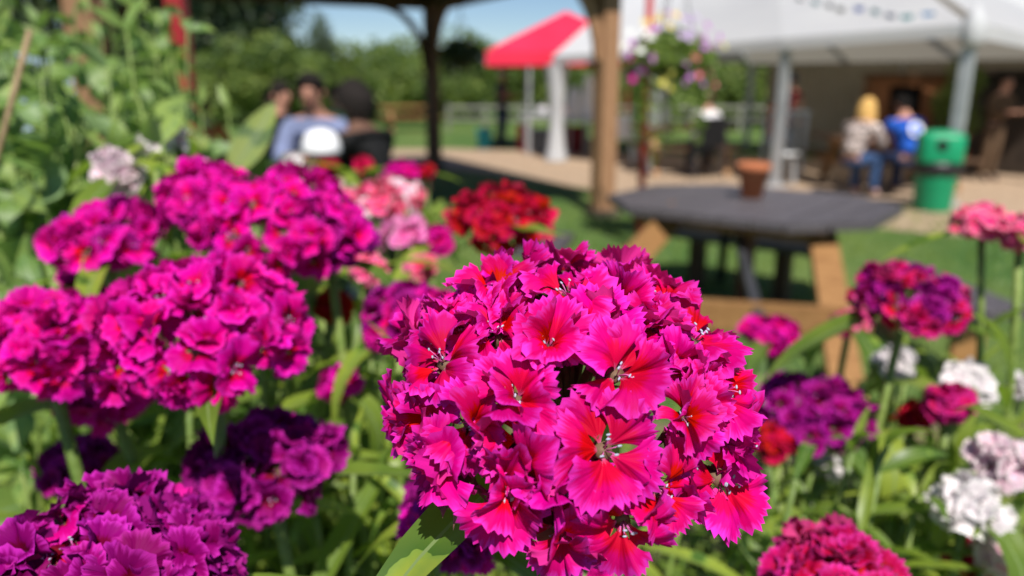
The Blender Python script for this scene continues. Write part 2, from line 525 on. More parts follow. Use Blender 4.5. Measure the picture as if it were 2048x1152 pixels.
def np_mesh(name, verts, faces, uvs, mat, smooth=True):
    """grid mesh from numpy; faces quads (n,4), uvs per vertex"""
    me = bpy.data.meshes.new(name)
    nv, nf = len(verts), len(faces)
    me.vertices.add(nv)
    me.vertices.foreach_set('co', np.asarray(verts, np.float32).ravel())
    me.loops.add(nf * 4)
    fl = np.asarray(faces, np.int32).ravel()
    me.loops.foreach_set('vertex_index', fl)
    me.polygons.add(nf)
    me.polygons.foreach_set('loop_start', np.arange(0, nf * 4, 4, dtype=np.int32))
    me.update(calc_edges=True)
    if uvs is not None:
        ul = me.uv_layers.new(name='UVMap')
        ul.data.foreach_set('uv', np.asarray(uvs, np.float32)[fl].ravel())
    if mat:
        me.materials.append(MATS[mat])
    if smooth:
        me.polygons.foreach_set('use_smooth', [True] * nf)
    me.validate()
    me.update()
    return me


def grid_faces(rows, cols):
    i = np.arange(rows - 1)[:, None] * cols + np.arange(cols - 1)[None, :]
    return np.stack([i, i + cols, i + cols + 1, i + 1], -1).reshape(-1, 4)


# ================================================================ LARGE STRUCTURE
# ---------------------------------------------------------------- lawn, path
def ground():
    n = 60
    xs = np.linspace(-1, 1, n)
    g = np.sign(xs) * np.abs(xs) ** 2.2 * 420
    X, Y = np.meshgrid(g, g + 10)
    Z = -np.maximum(0, np.hypot(X, Y) - 60) * 0.004
    V = np.stack([X, Y, Z], -1).reshape(-1, 3)
    F = grid_faces(n, n)[:, ::-1]
    obj('lawn', np_mesh('lawn', V, F, None, 'lawn'), kind='structure')
    # gravel path: far edge then near edge
    far = [(600, 300), (900, 298), (1150, 305), (1500, 315), (2100, 330), (2500, 330)]
    near = [(2700, 560), (2300, 520), (2048, 484), (1800, 462), (1500, 432), (1300, 398), (1100, 366), (960, 346), (820, 332), (600, 322)]
    P = [at_z(x, y, 0.0) for x, y in far + near]
    me = bpy.data.meshes.new('path')
    me.from_pydata([(p.x, p.y, 0.006) for p in P], [], [tuple(range(len(P)))[::-1]])
    me.materials.append(MATS['gravel'])
    obj('path', me, kind='structure')
    if me.polygons[0].normal.z < 0:
        me.flip_normals()


ground()

# grass blades round the picnic table and the near lawn
def grass():
    rs = np.random.RandomState(3)
    n = 26000
    x = rs.uniform(-3.5, 5.5, n); y = rs.uniform(2.2, 9.5, n)
    keep = ~((np.abs(x) < 0) )
    ang = rs.uniform(0, 6.28, n); h = rs.uniform(0.025, 0.065, n); w = rs.uniform(0.003, 0.006, n)
    lx = rs.normal(0, 0.018, n); ly = rs.normal(0, 0.018, n)
    dx, dy = np.cos(ang) * w, np.sin(ang) * w
    z0 = np.zeros(n)
    V = np.stack([np.stack([x - dx, y - dy, z0], -1), np.stack([x + dx, y + dy, z0], -1),
                  np.stack([x + dx * .3 + lx, y + dy * .3 + ly, h], -1), np.stack([x - dx * .3 + lx, y - dy * .3 + ly, h], -1)], 1).reshape(-1, 3)
    F = np.arange(n * 4).reshape(-1, 4)
    uv = np.tile([[0, 0], [1, 0], [1, 1], [0, 1]], (n, 1))
    obj('grass', np_mesh('grass', V, F, uv, 'leaf'), kind='stuff', label='short green grass blades on the lawn by the picnic table', cat='grass')


grass()

# ---------------------------------------------------------------- raised flower bed
BED_Z = 0.76
BX0, BX1, BY0, BY1 = -1.75, 1.1, -0.12, 1.5


def raised_bed():
    t = thing('raised_bed', 'raised timber flower bed full of sweet williams and leafy stems', 'flower bed', (0, 0, 0))
    for k in range(4):
        z = 0.0 + 0.1 + k * 0.194
        for y in (BY0, BY1):
            MB().box(((BX0 + BX1) / 2, y, z), (BX1 - BX0 + 0.1, 0.10, 0.190)).build('plank', 'sleeper', t)
        for x in (BX0, BX1):
            MB().box((x, (BY0 + BY1) / 2, z), (0.10, BY1 - BY0 - 0.104, 0.188)).build('plank', 'sleeper', t)
    n = 40
    X, Y = np.meshgrid(np.linspace(BX0 + .05, BX1 - .05, n), np.linspace(BY0 + .05, BY1 - .05, n))
    rs = np.random.RandomState(2)
    Z = BED_Z + rs.normal(0, 0.008, X.shape)
    obj('soil', np_mesh('soil', np.stack([X, Y, Z], -1).reshape(-1, 3), grid_faces(n, n)[:, ::-1], None, 'soil'), kind='structure')


raised_bed()


# ---------------------------------------------------------------- timber gazebo
def gazebo():
    Rp = at_z(1204, 432); Fp = at_z(869, 338)
    Rp.z = Fp.z = 0
    v = Fp - Rp
    perp = Vector((-v.y, v.x, 0)) * 0.93
    Lp = Fp + perp; Np = Rp + perp
    t = thing('gazebo', 'open timber gazebo with curved braces over the seated group', 'gazebo', (0, 0, 0))
    corners = [Rp, Fp, Lp, Np]
    ctr = sum(corners, Vector()) / 4
    H = 2.86
    yaw = math.atan2(v.y, v.x)
    rz = Matrix.Rotation(yaw, 3, 'Z')
    for i, c in enumerate(corners):
        MB().box((c.x, c.y, H / 2), (0.2, 0.2, H), rz).build('post', 'wood_brown' if i == 1 else 'wood_post', t)  # far post gets darker wood, the gazebo's shade put into its colour
        MB().box((c.x, c.y, 0.04), (0.3, 0.3, 0.08), rz).build('footing', 'bark', t)
    for i in range(4):
        a, b = corners[i], corners[(i + 1) % 4]
        d = (b - a).normalized()
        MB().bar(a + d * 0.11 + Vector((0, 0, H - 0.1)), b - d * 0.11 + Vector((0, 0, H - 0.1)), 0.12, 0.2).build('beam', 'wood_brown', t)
        for s, e in ((a, d), (b, -d)):
            pts = []
            for k in range(9):
                w = k / 8
                al = w * math.pi / 2
                pts.append(s + e * (0.1 + 0.85 * (1 - math.cos(al))) + Vector((0, 0, H - 1.15 + 0.97 * math.sin(al))))
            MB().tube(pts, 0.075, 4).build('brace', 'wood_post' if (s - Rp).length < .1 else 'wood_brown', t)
    apex = ctr + Vector((0, 0, H + 1.9))
    ex = [c + (c - ctr).normalized() * 0.55 + Vector((0, 0, H - 0.02)) for c in corners]
    for i in range(4):
        MB().sheet([ex[i], ex[(i + 1) % 4], apex], 0.05).build('roof_panel', 'roof_shingle', t)
        MB().bar(ex[i] + Vector((0, 0, -0.1)), ex[(i + 1) % 4] + Vector((0, 0, -0.1)), 0.04, 0.16).build('fascia', 'wood_brown', t)
    return corners


GZ = gazebo()


# ---------------------------------------------------------------- white marquee
def marquee():
    C = at_z(1892, 412); D = at_z(1112, 322); C.z = D.z = 0
    along = (D - C).normalized()
    n = Vector((-along.y, along.x, 0)) * -1
    if n.y < 0: n = -n
    W = 6.2
    E = C + n * W; Dp = D + n * W
    t = thing('marquee', 'large white marquee with open sides and aqua bunting beside the gravel path', 'marquee', (0, 0, 0))
    L = (D - C).length
    zC, zD = 2.13, 1.92
    ez = lambda s: Vector((0, 0, zC + (zD - zC) * s))
    R1 = C + n * 3.1 + along * 3.6 + Vector((0, 0, 4.1))
    R2 = D + n * 3.1 + Vector((0, 0, 4.1))
    ov = -n * 0.12
    # legs
    for s in (0.0, 0.335, 0.665, 1.0):
        p = C + along * L * s
        MB().box((p.x, p.y, ez(s).z / 2), (0.13, 0.10, ez(s).z), Matrix.Rotation(math.atan2(along.y, along.x), 3, 'Z')).build('leg', 'aluminium', t)
        MB().box((p.x, p.y, 0.02), (0.3, 0.3, 0.03)).build('base_plate', 'aluminium', t)
    for p in (E, Dp, C + n * 3.1, D + n * 3.1, C + n * W + along * L * 0.5):
        MB().box((p.x, p.y, 0.93), (0.12, 0.10, 1.86)).build('leg', 'aluminium', t)
    # roof panels, front slope in three bays, each with a little sag
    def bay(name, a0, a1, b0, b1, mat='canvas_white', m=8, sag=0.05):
        vs = []; fs = []
        for i in range(m + 1):
            for j in range(m + 1):
                u, v = i / m, j / m
                p = (a0.lerp(a1, u)).lerp(b0.lerp(b1, u), v)
                p = p - Vector((0, 0, sag * 4 * u * (1 - u) * math.sin(math.pi * min(1, v + .1))))
                vs.append(p)
        for i in range(m):
            for j in range(m):
                fs.append((i * (m + 1) + j, (i + 1) * (m + 1) + j, (i + 1) * (m + 1) + j + 1, i * (m + 1) + j + 1))
        o = MB().add(vs, fs).build(name, mat, t, smooth=True)
        return o
    ss = (0.0, 0.335, 0.665, 1.0)
    for k in range(3):
        s0, s1 = ss[k], ss[k + 1]
        a0 = C + along * L * s0 + ez(s0) + ov; a1 = C + along * L * s1 + ez(s1) + ov
        b0 = R1.lerp(R2, s0); b1 = R1.lerp(R2, s1)
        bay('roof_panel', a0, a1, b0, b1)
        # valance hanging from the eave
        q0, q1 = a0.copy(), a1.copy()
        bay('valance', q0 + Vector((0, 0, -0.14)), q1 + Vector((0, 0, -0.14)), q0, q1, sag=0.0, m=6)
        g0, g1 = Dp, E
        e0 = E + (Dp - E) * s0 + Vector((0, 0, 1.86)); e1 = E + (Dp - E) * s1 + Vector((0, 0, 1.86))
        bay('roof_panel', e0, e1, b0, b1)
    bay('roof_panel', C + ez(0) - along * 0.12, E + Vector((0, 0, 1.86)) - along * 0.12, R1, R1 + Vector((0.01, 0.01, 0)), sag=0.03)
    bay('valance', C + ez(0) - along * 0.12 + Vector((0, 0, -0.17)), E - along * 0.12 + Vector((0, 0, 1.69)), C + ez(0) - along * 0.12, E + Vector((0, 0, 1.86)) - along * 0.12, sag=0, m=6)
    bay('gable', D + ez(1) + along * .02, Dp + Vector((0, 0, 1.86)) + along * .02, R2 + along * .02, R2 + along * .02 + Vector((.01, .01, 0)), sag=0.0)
    # corner cover
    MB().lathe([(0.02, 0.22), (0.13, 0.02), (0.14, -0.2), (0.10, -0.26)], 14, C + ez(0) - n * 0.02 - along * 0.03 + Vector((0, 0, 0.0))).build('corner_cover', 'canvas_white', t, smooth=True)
    # inside: trusses and diagonal braces
    for s in ss[1:3]:
        f = C + along * L * s + ez(s) + Vector((0, 0, -0.08)); bk = f + n * W
        md = R1.lerp(R2, s) + Vector((0, 0, -0.1))
        for a, b in ((f, md), (md, bk), (f.lerp(md, .45), bk.lerp(md, .45))):
            MB().bar(a, b, 0.05, 0.07).build('rafter', 'aluminium', t)
    for s0, s1 in zip(ss, ss[1:]):
        a = E + (Dp - E) * s0; b = E + (Dp - E) * s1
        MB().bar(a + Vector((0, 0, 0.5)), b + Vector((0, 0, 1.8)), 0.04, 0.04).build('brace', 'metal_dark', t)
        MB().bar(a + Vector((0, 0, 1.83)), b + Vector((0, 0, 1.83)), 0.06, 0.06).build('rail', 'metal_dark', t)
    # rear curtain wall, pleated; the rest stays open
    def curtain(a, b, z0, z1, folds, mat, name, amp=0.03):
        m = folds * 4; vs = []; fs = []
        d = (b - a); nn = Vector((-d.y, d.x, 0)).normalized()
        for i in range(m + 1):
            p = a + d * (i / m) + nn * amp * math.sin(i * math.pi / 2)
            vs += [Vector((p.x, p.y, z0)), Vector((p.x, p.y, z1))]
        for i in range(m):
            fs.append((2 * i, 2 * i + 2, 2 * i + 3, 2 * i + 1))
        return MB().add(vs, fs).build(name, mat, t, smooth=True)
    curtain(E - n * 0.06, E + (Dp - E) * 0.93 - n * 0.06, 0.03, 1.85, 40, 'canvas_beige', 'rear_curtain')
    # white curtain gathered round the far leg
    pr = [(0.20, 0.02), (0.15, 0.3), (0.11, 0.75), (0.12, 1.0), (0.17, 1.5), (0.2, 1.78)]
    mb = MB(); nn_ = 26
    vs = []; fs = []
    for r, z in pr:
        for k in range(nn_):
            a = 2 * math.pi * k / nn_
            rr = r * (1 + 0.12 * (k % 2))
            vs.append(Vector((D.x + rr * math.cos(a), D.y + rr * math.sin(a), z)))
    for i in range(len(pr) - 1):
        for k in range(nn_):
            k2 = (k + 1) % nn_
            fs.append((i * nn_ + k, i * nn_ + k2, (i + 1) * nn_ + k2, (i + 1) * nn_ + k))
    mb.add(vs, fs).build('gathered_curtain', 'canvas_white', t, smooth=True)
    # bunting strung across the front slope
    bt = thing('bunting', 'string of small aqua and blue pennants on the white marquee roof', 'bunting', (0, 0, 0))
    def on_roof(px, py):
        # meet the plane of the front slope
        a = C + ez(0) + ov; b = D + ez(1) + ov; c = R1
        nr = (b - a).cross(c - a).normalized()
        r = ray(px, py)
        return CAM + r * ((a - CAM).dot(nr) / r.dot(nr)) + nr * (-0.03 if nr.dot(r) > 0 else 0.03)
    marks = ((1600, 6), (1632, 13), (1660, 18), (1682, 27), (1719, 25), (1752, 31), (1782, 40), (1815, 43), (1858, 37))
    pts = [on_roof(1560, -8)] + [on_roof(x, y - 9) for x, y in marks] + [on_roof(1905, 30)]
    MB().tube(pts, 0.004, 4).build('string', 'white_cloth', bt)
    cols = ('charcoal', 'teal', 'charcoal', 'weathered', 'royal', 'teal', 'denim', 'teal', 'azure')
    for k in range(9):
        p = pts[k + 1]; d = (pts[k + 2] - pts[k]).normalized()
        MB().sheet([p - d * .085, p + d * .085, p + Vector((0, 0, -.2)) + d * .01], 0.004).build('pennant', cols[k], bt)
    return C, D, along, n


MQ_C, MQ_D, MQ_A, MQ_N = marquee()


def rear_tent():
    p = at_y(2080, 160, 20.5)
    t = thing('rear_tent', 'second white tent whose tall roof rises behind the marquee', 'tent', (p.x, 20.5, 0), R(-30))
    w, dp, e, h = 5.0, 3.2, 2.4, 5.6
    for sx in (-1, 1):
        for sy in (-1, 1):
            MB().box((sx * (w - .1), sy * (dp - .1), e / 2), (.12, .12, e)).build('leg', 'aluminium', t)
    for sy in (-1, 1):
        a = [(-w, sy * dp, e), (w, sy * dp, e), (w, 0, h), (-w, 0, h)]
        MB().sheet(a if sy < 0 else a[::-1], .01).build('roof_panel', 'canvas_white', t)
    for sx in (-1, 1):
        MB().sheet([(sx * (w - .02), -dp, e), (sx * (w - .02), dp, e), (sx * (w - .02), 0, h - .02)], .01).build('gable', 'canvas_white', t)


rear_tent()


# ---------------------------------------------------------------- red pop-up canopy
def red_canopy():
    cx, cy, h = 1.18, 17.9, 1.72
    t = thing('red_canopy', 'red pop-up canopy with a peaked roof next to the white marquee', 'canopy', (cx, cy, 0))
    cs = [(-h, -h), (h, -h), (h, h), (-h, h)]
    ap = Vector((0, 0, 2.95))
    for i in range(4):
        a = Vector((*cs[i], 2.05)); b = Vector((*cs[(i + 1) % 4], 2.05))
        MB().sheet([a, b, ap], 0.01).build('roof_panel', 'canvas_red', t)
        MB().sheet([a + Vector((0, 0, -.27)), b + Vector((0, 0, -.27)), b, a], 0.01).build('valance', 'canvas_red', t)
        lx = -.83 if cs[i][0] < 0 else 1.66
        MB().box((lx, cs[i][1] * .97, 1.0), (0.05, 0.05, 2.0)).build('leg', 'aluminium' if lx < 0 else 'red_paint', t)
        MB().bar((cs[i][0] * .97, cs[i][1] * .97, 2.02), (lx, cs[i][1] * .97, 2.02), .03, .03).build('eave_rail', 'aluminium', t)
    # the stall beneath
    st = thing('stall_table', 'trestle table with grey top standing under the red canopy', 'table', (0.95, 17.0, 0))
    MB().box((0, 0, 0.78), (1.5, 0.65, 0.05)).build('tabletop', 'aluminium', st)
    for sx in (-.65, .65):
        for sy in (-.25, .25):
            MB().box((sx, sy, 0.376), (0.05, 0.05, 0.75)).build('leg', 'aluminium', st)
    for (x, y, z, w, hh, mt, lb) in ((0.65, 16.9, 0.82, .3, .22, 'white_cloth', 'small white bundle on the stall table beside the standing man'),
                                      (1.15, 16.95, 0.82, .36, .16, 'pink_cloth', 'pale pink bundle lying on the stall table')):
        MB().lathe([(w * .3, 0), (w * .5, hh * .25), (w * .46, hh * .7), (w * .2, hh)], 10, (0, 0, 0), sq=3).build('bundle', mt, None, True, label=lb, cat='bundle').location = (x, y, z)
    for (x, y, w, hh, mt, lb) in ((0.62, 16.65, .42, .5, 'black_plastic', 'black storage box on the grass under the stall table'),
                                   (1.3, 16.7, .4, .55, 'maroon', 'dark maroon storage box under the stall table'),
                                   (0.28, 17.3, .3, .55, 'crate_red', 'bright red bag standing behind the standing man'),
                                   (-0.62, 17.6, .3, .45, 'teal', 'teal bag on the grass beside the red bag')):
        o = thing('storage_box', lb, 'box', (x, y, 0))
        MB().lathe([(w * .5, 0.0), (w * .56, hh * .9), (w * .6, hh * .9), (w * .6, hh * .97)], 16, (0, 0, 0), sq=6).build('body', mt, o)
        MB().lathe([(w * .62, hh * .97), (w * .62, hh), (w * .4, hh * 1.02)], 16, (0, 0, 0), sq=6).build('lid', mt, o)


red_canopy()


# ---------------------------------------------------------------- trees and hedge
def crown_mesh(name, seed, n, mat, blobs, leaf):
    rs = np.random.RandomState(seed)
    P = []; 
    bl = []
    for k in range(blobs):
        th = rs.uniform(0, 6.28); rr = rs.uniform(0, 0.32); z = rs.uniform(0.18, 0.82)
        sc = rs.uniform(0.14, 0.27) * (1.15 - 0.6 * abs(z - 0.45))
        bl.append((rr * math.cos(th), rr * math.sin(th), z, sc))
    w = np.array([b[3] ** 2 for b in bl]); w /= w.sum()
    idx = rs.choice(len(bl), n, p=w)
    B = np.array(bl)[idx]
    d = rs.normal(size=(n, 3)); d /= np.linalg.norm(d, axis=1)[:, None]
    r = rs.uniform(0.55, 1.06, n) ** 0.6
    ctr = B[:, :3] + d * (B[:, 3] * r)[:, None]
    nrm = d + rs.normal(0, 0.55, (n, 3)); nrm /= np.linalg.norm(nrm, axis=1)[:, None]
    up = rs.normal(size=(n, 3)); u = np.cross(nrm, up); u /= np.linalg.norm(u, axis=1)[:, None]
    v = np.cross(nrm, u)
    s = rs.uniform(0.6, 1.3, n)[:, None] * leaf
    V = np.stack([ctr - u * s * .5 - v * s, ctr + u * s * .5 - v * s * .4, ctr + u * s * .35 + v * s, ctr - u * s * .55 + v * s * .35], 1).reshape(-1, 3)
    F = np.arange(n * 4).reshape(-1, 4)
    uv = np.tile([[0, 0], [1, 0], [1, 1], [0, 1]], (n, 1))
    return np_mesh(name, V, F, uv, mat, smooth=False)


CROWNS = [crown_mesh('crown', s, 3600, 'leaf_tree', 16, 0.026) for s in (1, 2, 3)]
DARK_CROWNS = [crown_mesh('crown', s, 3600, 'leaf_dark_tree', 20, 0.024) for s in (5, 6)]


def trunk_mesh(seed):
    rs = random.Random(seed)
    mb = MB()
    mb.tube([(0, 0, 0), (0.01, 0, .15), (-.01, .01, .35), (0.0, 0, .6)], [.035, .028, .02, .008], 8)
    for k in range(6):
        a = rs.uniform(0, 6.28); z = rs.uniform(.15, .45)
        mb.tube([(0, 0, z), (.12 * math.cos(a), .12 * math.sin(a), z + .1), (.26 * math.cos(a), .26 * math.sin(a), z + .22)], [.014, .009, .003], 6)
    return mb.mesh('trunk', 'bark', True)


TRUNKS = [trunk_mesh(s) for s in (1, 2)]


def tree(px, d, h, wid, dark, label, group=None, name='tree'):
    p = at_y(px, 160, d)
    t = thing(name, label, 'tree', (p.x, d, -0.1 if d < 60 else -0.2), rng.uniform(0, 6.28), group)
    t.scale = (wid, wid, h)
    obj('crown', rng.choice(DARK_CROWNS if dark else CROWNS), t)
    obj('trunk', rng.choice(TRUNKS), t)


for px, d, h, w in ((560, 52, 5.4, 9), (690, 50, 4.5, 9), (800, 47, 4.3, 8.5), (905, 49, 4.5, 9), (1010, 48, 4.2, 8.5), (1140, 50, 4.3, 9), (1330, 46, 4.2, 8), (1460, 44, 4.2, 8), (1600, 45, 4.2, 9)):
    tree(px, d, h, w, False, 'rounded mid green tree in the tree line far behind the gazebo', 'trees in the far tree line')
for px, d, h, w in ((640, 30, 3.0, 4.2), (745, 31, 3.2, 4.6), (830, 29, 2.9, 4.0), (560, 28, 3.0, 4.4), (480, 27, 3.1, 4.4), (950, 30, 2.7, 4.0), (1060, 31, 2.7, 4.2), (1200, 30, 2.6, 4.2), (1480, 27, 2.7, 4.4), (400, 28, 3.0, 4.4), (1350, 28, 2.5, 4.0)):
    tree(px, d, h, w, False, 'low bushy green shrub in the hedge in front of the tree line', 'shrubs in the hedge', 'shrub')
for px, d, h, w, lb in ((470, 38, 10.5, 7.5, 'tall dark evergreen tree beside the gap of blue sky'), (390, 36, 11, 8, 'tall dark evergreen tree behind the red post'),
                        (545, 42, 8.0, 5, 'dark evergreen tree with a ragged side against the blue sky'),
                        (250, 33, 10, 8, 'tall dark tree behind the leafy stems by the two timber posts'), (90, 32, 10, 9, 'tall dark tree above the parked van'), (-60, 30, 9, 8, 'tall dark tree behind the bonnet end of the van'),
                        (645, 47, 5.6, 2.2, 'small pointed conifer standing up above the green tree line'), (840, 36, 2.6, 3.6, 'low dark shrub behind the dark gazebo post')):
    tree(px, d, h, w, True, lb)


# ================================================================ OBJECTS
def clip_strip(poly, x0, x1):
    def clip(pl, xc, keep_right):
        out = []
        for i in range(len(pl)):
            a, b = pl[i], pl[(i + 1) % len(pl)]
            ia = a[0] >= xc if keep_right else a[0] <= xc
            ib = b[0] >= xc if keep_right else b[0] <= xc
            if ia: out.append(a)
            if ia != ib:
                w = (xc - a[0]) / (b[0] - a[0])
                out.append((xc, a[1] + w * (b[1] - a[1])))
        return out
    return clip(clip(poly, x0, True), x1, False)


# ---------------------------------------------------------------- the near picnic table
def near_table():
    c = at_z(1497, 402, 0.74)
    yaw = R(-38)
    t = thing('picnic_table', 'dark topped timber picnic table with clipped corners and a terracotta pot', 'picnic table', (c.x, c.y, 0), 0)
    M = Matrix.Rotation(yaw, 3, 'Z')
    inv = lambda p: Vector((p.x - c.x, p.y - c.y, p.z))
    a, b, ch = 0.86, 0.70, 0.36
    poly = [(-a + ch, -b), (a - ch, -b), (a, -b + ch), (a, b - ch), (a - ch, b), (-a + ch, b), (-a, b - ch), (-a, -b + ch)]
    nP = 9
    for k in range(nP):
        x0 = -a + 2 * a * k / nP + 0.006; x1 = -a + 2 * a * (k + 1) / nP - 0.006
        pl = clip_strip(poly, x0, x1)
        dz = rng.uniform(-.002, .002)
        pl = [(M @ Vector((x, y, 0))).to_2d()[:] for x, y in pl]
        MB().prism(pl, 0.695 + dz, 0.742 + dz).build('plank', 'wood_dark', t)
    # beams under the top
    for s in (-.4, .4):
        MB().bar(M @ Vector((-.62, s, .645)), M @ Vector((.62, s, .645)), .05, .095).build('top_bearer', 'wood_orange', t)
    # splayed legs of the near and far frames and their seat beams
    nl0, nl1 = inv(at_z(1345, 432, .66)), inv(at_z(1150, 590, .30))
    nr0, nr1 = inv(at_z(1640, 445, .66)), inv(at_z(1770, 590, .36))
    up = Vector((0, 1, 0))
    def leg(p, q, ext=0.0):
        d = (q - p).normalized()
        k = (q.z - 0.0) / -d.z if d.z < 0 else 0
        MB().bar(p, q + d * k, .06, .15, up=Vector((0.15, 1, 0))).build('leg', 'wood_orange', t)
    # near frame: seat beam (bright top), its two legs
    b0 = inv(at_z(1120, 585, .42)); b1 = inv(at_z(1745, 622, .42))
    MB().bar(b0 - Vector((0, 0, .07)), b1 - Vector((0, 0, .07)), .06, .15).build('seat_beam', 'wood_orange', t)
    ln = (b1 - b0).normalized()
    off = Vector((-ln.y, ln.x, 0)) * 0.064
    def leg2(top, foot):
        MB().bar(top, foot, .058, .16, up=off.normalized()).build('leg', 'wood_orange', t)
    leg_l = b0.lerp(b1, 0.04); leg_r = b0.lerp(b1, 0.985)
    def on_frame(p, w, z):
        q = b0.lerp(b1, w); return Vector((q.x, q.y, z))
    top_l = inv(at_z(1352, 425, .68)); top_r = inv(at_z(1640, 448, .68))
    # feet below the seat beam
    for tp, w in ((top_l, 0.10), (top_r, 0.90)):
        j = b0.lerp(b1, w) + off * (-1 if off.y < 0 else 1)
        j.z = .35
        foot = j + (j - tp) * (0.35 / (tp.z - .35))
        MB().bar(tp, foot, .15, .058, up=off.normalized()).build('leg', 'wood_orange', t)
    # centre post, diagonal brace and steel strut
    MB().box((0.0, -0.05, 0.33), (.085, .085, .66), M).build('centre_post', 'post_stain', t)
    MB().bar((-.12, -.1, .64), inv(at_z(1520, 648, .36)), .05, .05).build('brace', 'metal_dark', t)
    MB().bar((-.1, .1, .64), inv(at_z(1440, 560, .0)), .06, .06).build('brace', 'metal_dark', t)
    # far seat
    f0, f1 = inv(at_z(1328, 458, .42)), inv(at_z(1640, 500, .42))
    fd = (f1 - f0).normalized(); fn = Vector((-fd.y, fd.x, 0))
    for k in (0, 1):
        MB().bar(f0 + fn * .14 * k + Vector((0, 0, -.02)), f1 + fn * .14 * k + Vector((0, 0, -.02)), .13, .045).build('seat_plank', 'wood_dark', t)
    for w in (.22, .78):
        q = f0.lerp(f1, w) + fn * .07
        MB().box((q.x, q.y, .185), (.09, .12, .37), M).build('seat_leg', 'wood_brown', t)
    # right hand seat running towards the flower bed
    g = [inv(at_z(1748, 524, .45)), inv(at_z(1930, 628, .45)), inv(at_z(2066, 618, .45)), inv(at_z(1806, 517, .45))]
    for k in range(3):
        w0, w1 = k / 3 + .012, (k + 1) / 3 - .012
        pl = [g[0].lerp(g[3], w0), g[1].lerp(g[2], w0), g[1].lerp(g[2], w1), g[0].lerp(g[3], w1)]
        MB().prism([(p.x, p.y) for p in pl], .405, .45).build('seat_plank', 'wood_dark', t)
    n0 = g[1].lerp(g[2], .32)
    MB().box((n0.x, n0.y + .12, .2), (.14, .05, .402), Matrix.Rotation(R(-8), 3, 'Z')).build('seat_leg', 'wood_orange', t)
    n1 = g[0].lerp(g[3], .5)
    MB().box((n1.x, n1.y - .12, .2), (.14, .05, .402)).build('seat_leg', 'wood_orange', t)
    # left seat: near end shows as a grey plank
    h = [inv(at_z(1010, 500, .45)), inv(at_z(1062, 462, .45)), inv(at_z(1150, 466, .45)), inv(at_z(1120, 508, .45))]
    for k in range(2):
        w0, w1 = k / 2 + .02, (k + 1) / 2 - .02
        pl = [h[0].lerp(h[3], w0), h[0].lerp(h[3], w1), h[1].lerp(h[2], w1), h[1].lerp(h[2], w0)]
        MB().prism([(p.x, p.y) for p in pl], .405, .45).build('seat_plank', 'wood_dark', t)
    for w in (.25, .75):
        q = (h[0].lerp(h[3], w) + h[1].lerp(h[2], w)) / 2
        MB().box((q.x, q.y, .2), (.07, .12, .402)).build('seat_leg', 'wood_brown', t)
    # terracotta pot
    p = at_z(1503, 396, .742)
    pot = thing('flower_pot', 'empty terracotta flower pot standing on the dark picnic table', 'pot', (p.x, p.y, .746))
    MB().lathe([(.068, 0), (.092, .17), (.106, .172), (.112, .225), (.1, .225), (.088, .17), (.05, .10)], 28).build('body', 'terracotta', pot, True)


near_table()


def picnic_table(loc, rotz, label, wid=1.5, top='wood_brown', group=None):
    t = thing('picnic_table', label, 'picnic table', loc, rotz, group)
    for k in range(5):
        MB().box((0, -.32 + .16 * k, .73), (wid, .15, .04)).build('plank', top, t)
    for s in (-1, 1):
        for k in (0, 1):
            MB().box((0, s * (.62 + .13 * k), .44), (wid, .12, .04)).build('seat_plank', top, t)
        x = s * wid * .36
        MB().box((x, 0, .38), (.05, 1.5, .09)).build('seat_beam', 'wood_orange', t)
        MB().box((x, 0, .66), (.05, .74, .09)).build('top_bearer', 'wood_orange', t)
        for q in (-1, 1):
            MB().bar((x + .052, q * .2, .69), (x + .052, q * .62, 0.01), .05, .11, up=(1, 0, 0)).build('leg', 'wood_orange', t)
    return t


picnic_table((-1.5, 5.95, 0), R(8), 'brown picnic table under the gazebo with the seated group round it', 1.7)
pt = at_z(1800, 384); picnic_table((pt.x, pt.y + .55, 0), R(2), 'brown picnic table at the marquee edge behind the green bin', 1.9)
pt = at_z(1385, 352); picnic_table((pt.x - .1, pt.y + .55, 0), R(2), 'brown picnic table behind the person in the white top', 1.6)
pt = at_z(820, 262); picnic_table((pt.x, pt.y, 0), R(15), 'orange brown picnic table far back on the grass before the tree line', 1.8, 'wood_orange')


# ---------------------------------------------------------------- litter bin
def litter_bin():
    p = at_z(1862, 421)
    t = thing('litter_bin', 'green plastic litter bin with square hood and black liner', 'bin', (p.x, p.y, 0), R(-18))
    MB().lathe([(.20, 0), (.205, .02), (.235, .50), (.235, .52)], 28).build('body', 'green_plastic', t, True)
    mb = MB(); vs = []; fs = []; n = 40
    for j, (r, z) in enumerate(((.24, .43), (.262, .47), (.268, .52), (.258, .575), (.235, .59))):
        for k in range(n):
            a = 2 * math.pi * k / n
            rr = r * (1 + .02 * math.sin(k * 2.4 + j)); vs.append(Vector((rr * math.cos(a), rr * math.sin(a), z + .018 * math.sin(k * 1.7) * (j == 0))))
    for j in range(4):
        for k in range(n):
            fs.append((j * n + k, j * n + (k + 1) % n, (j + 1) * n + (k + 1) % n, (j + 1) * n + k))
    mb.add(vs, fs).build('liner', 'black_plastic', t, True)
    MB().lathe([(.236, .575), (.24, .60), (.24, .86), (.225, .90), (.12, .935), (.03, .94)], 36, sq=5).build('hood', 'green_plastic', t, True)
    MB().lathe([(.062, 0), (.062, .012)], 20).build('opening', 'hole_dark', t).matrix_basis = Matrix.Translation((-.02, -.236, .78)) @ Matrix.Rotation(R(90), 4, 'X')  # solid near-black disc painted in for the darkness of the opening


litter_bin()


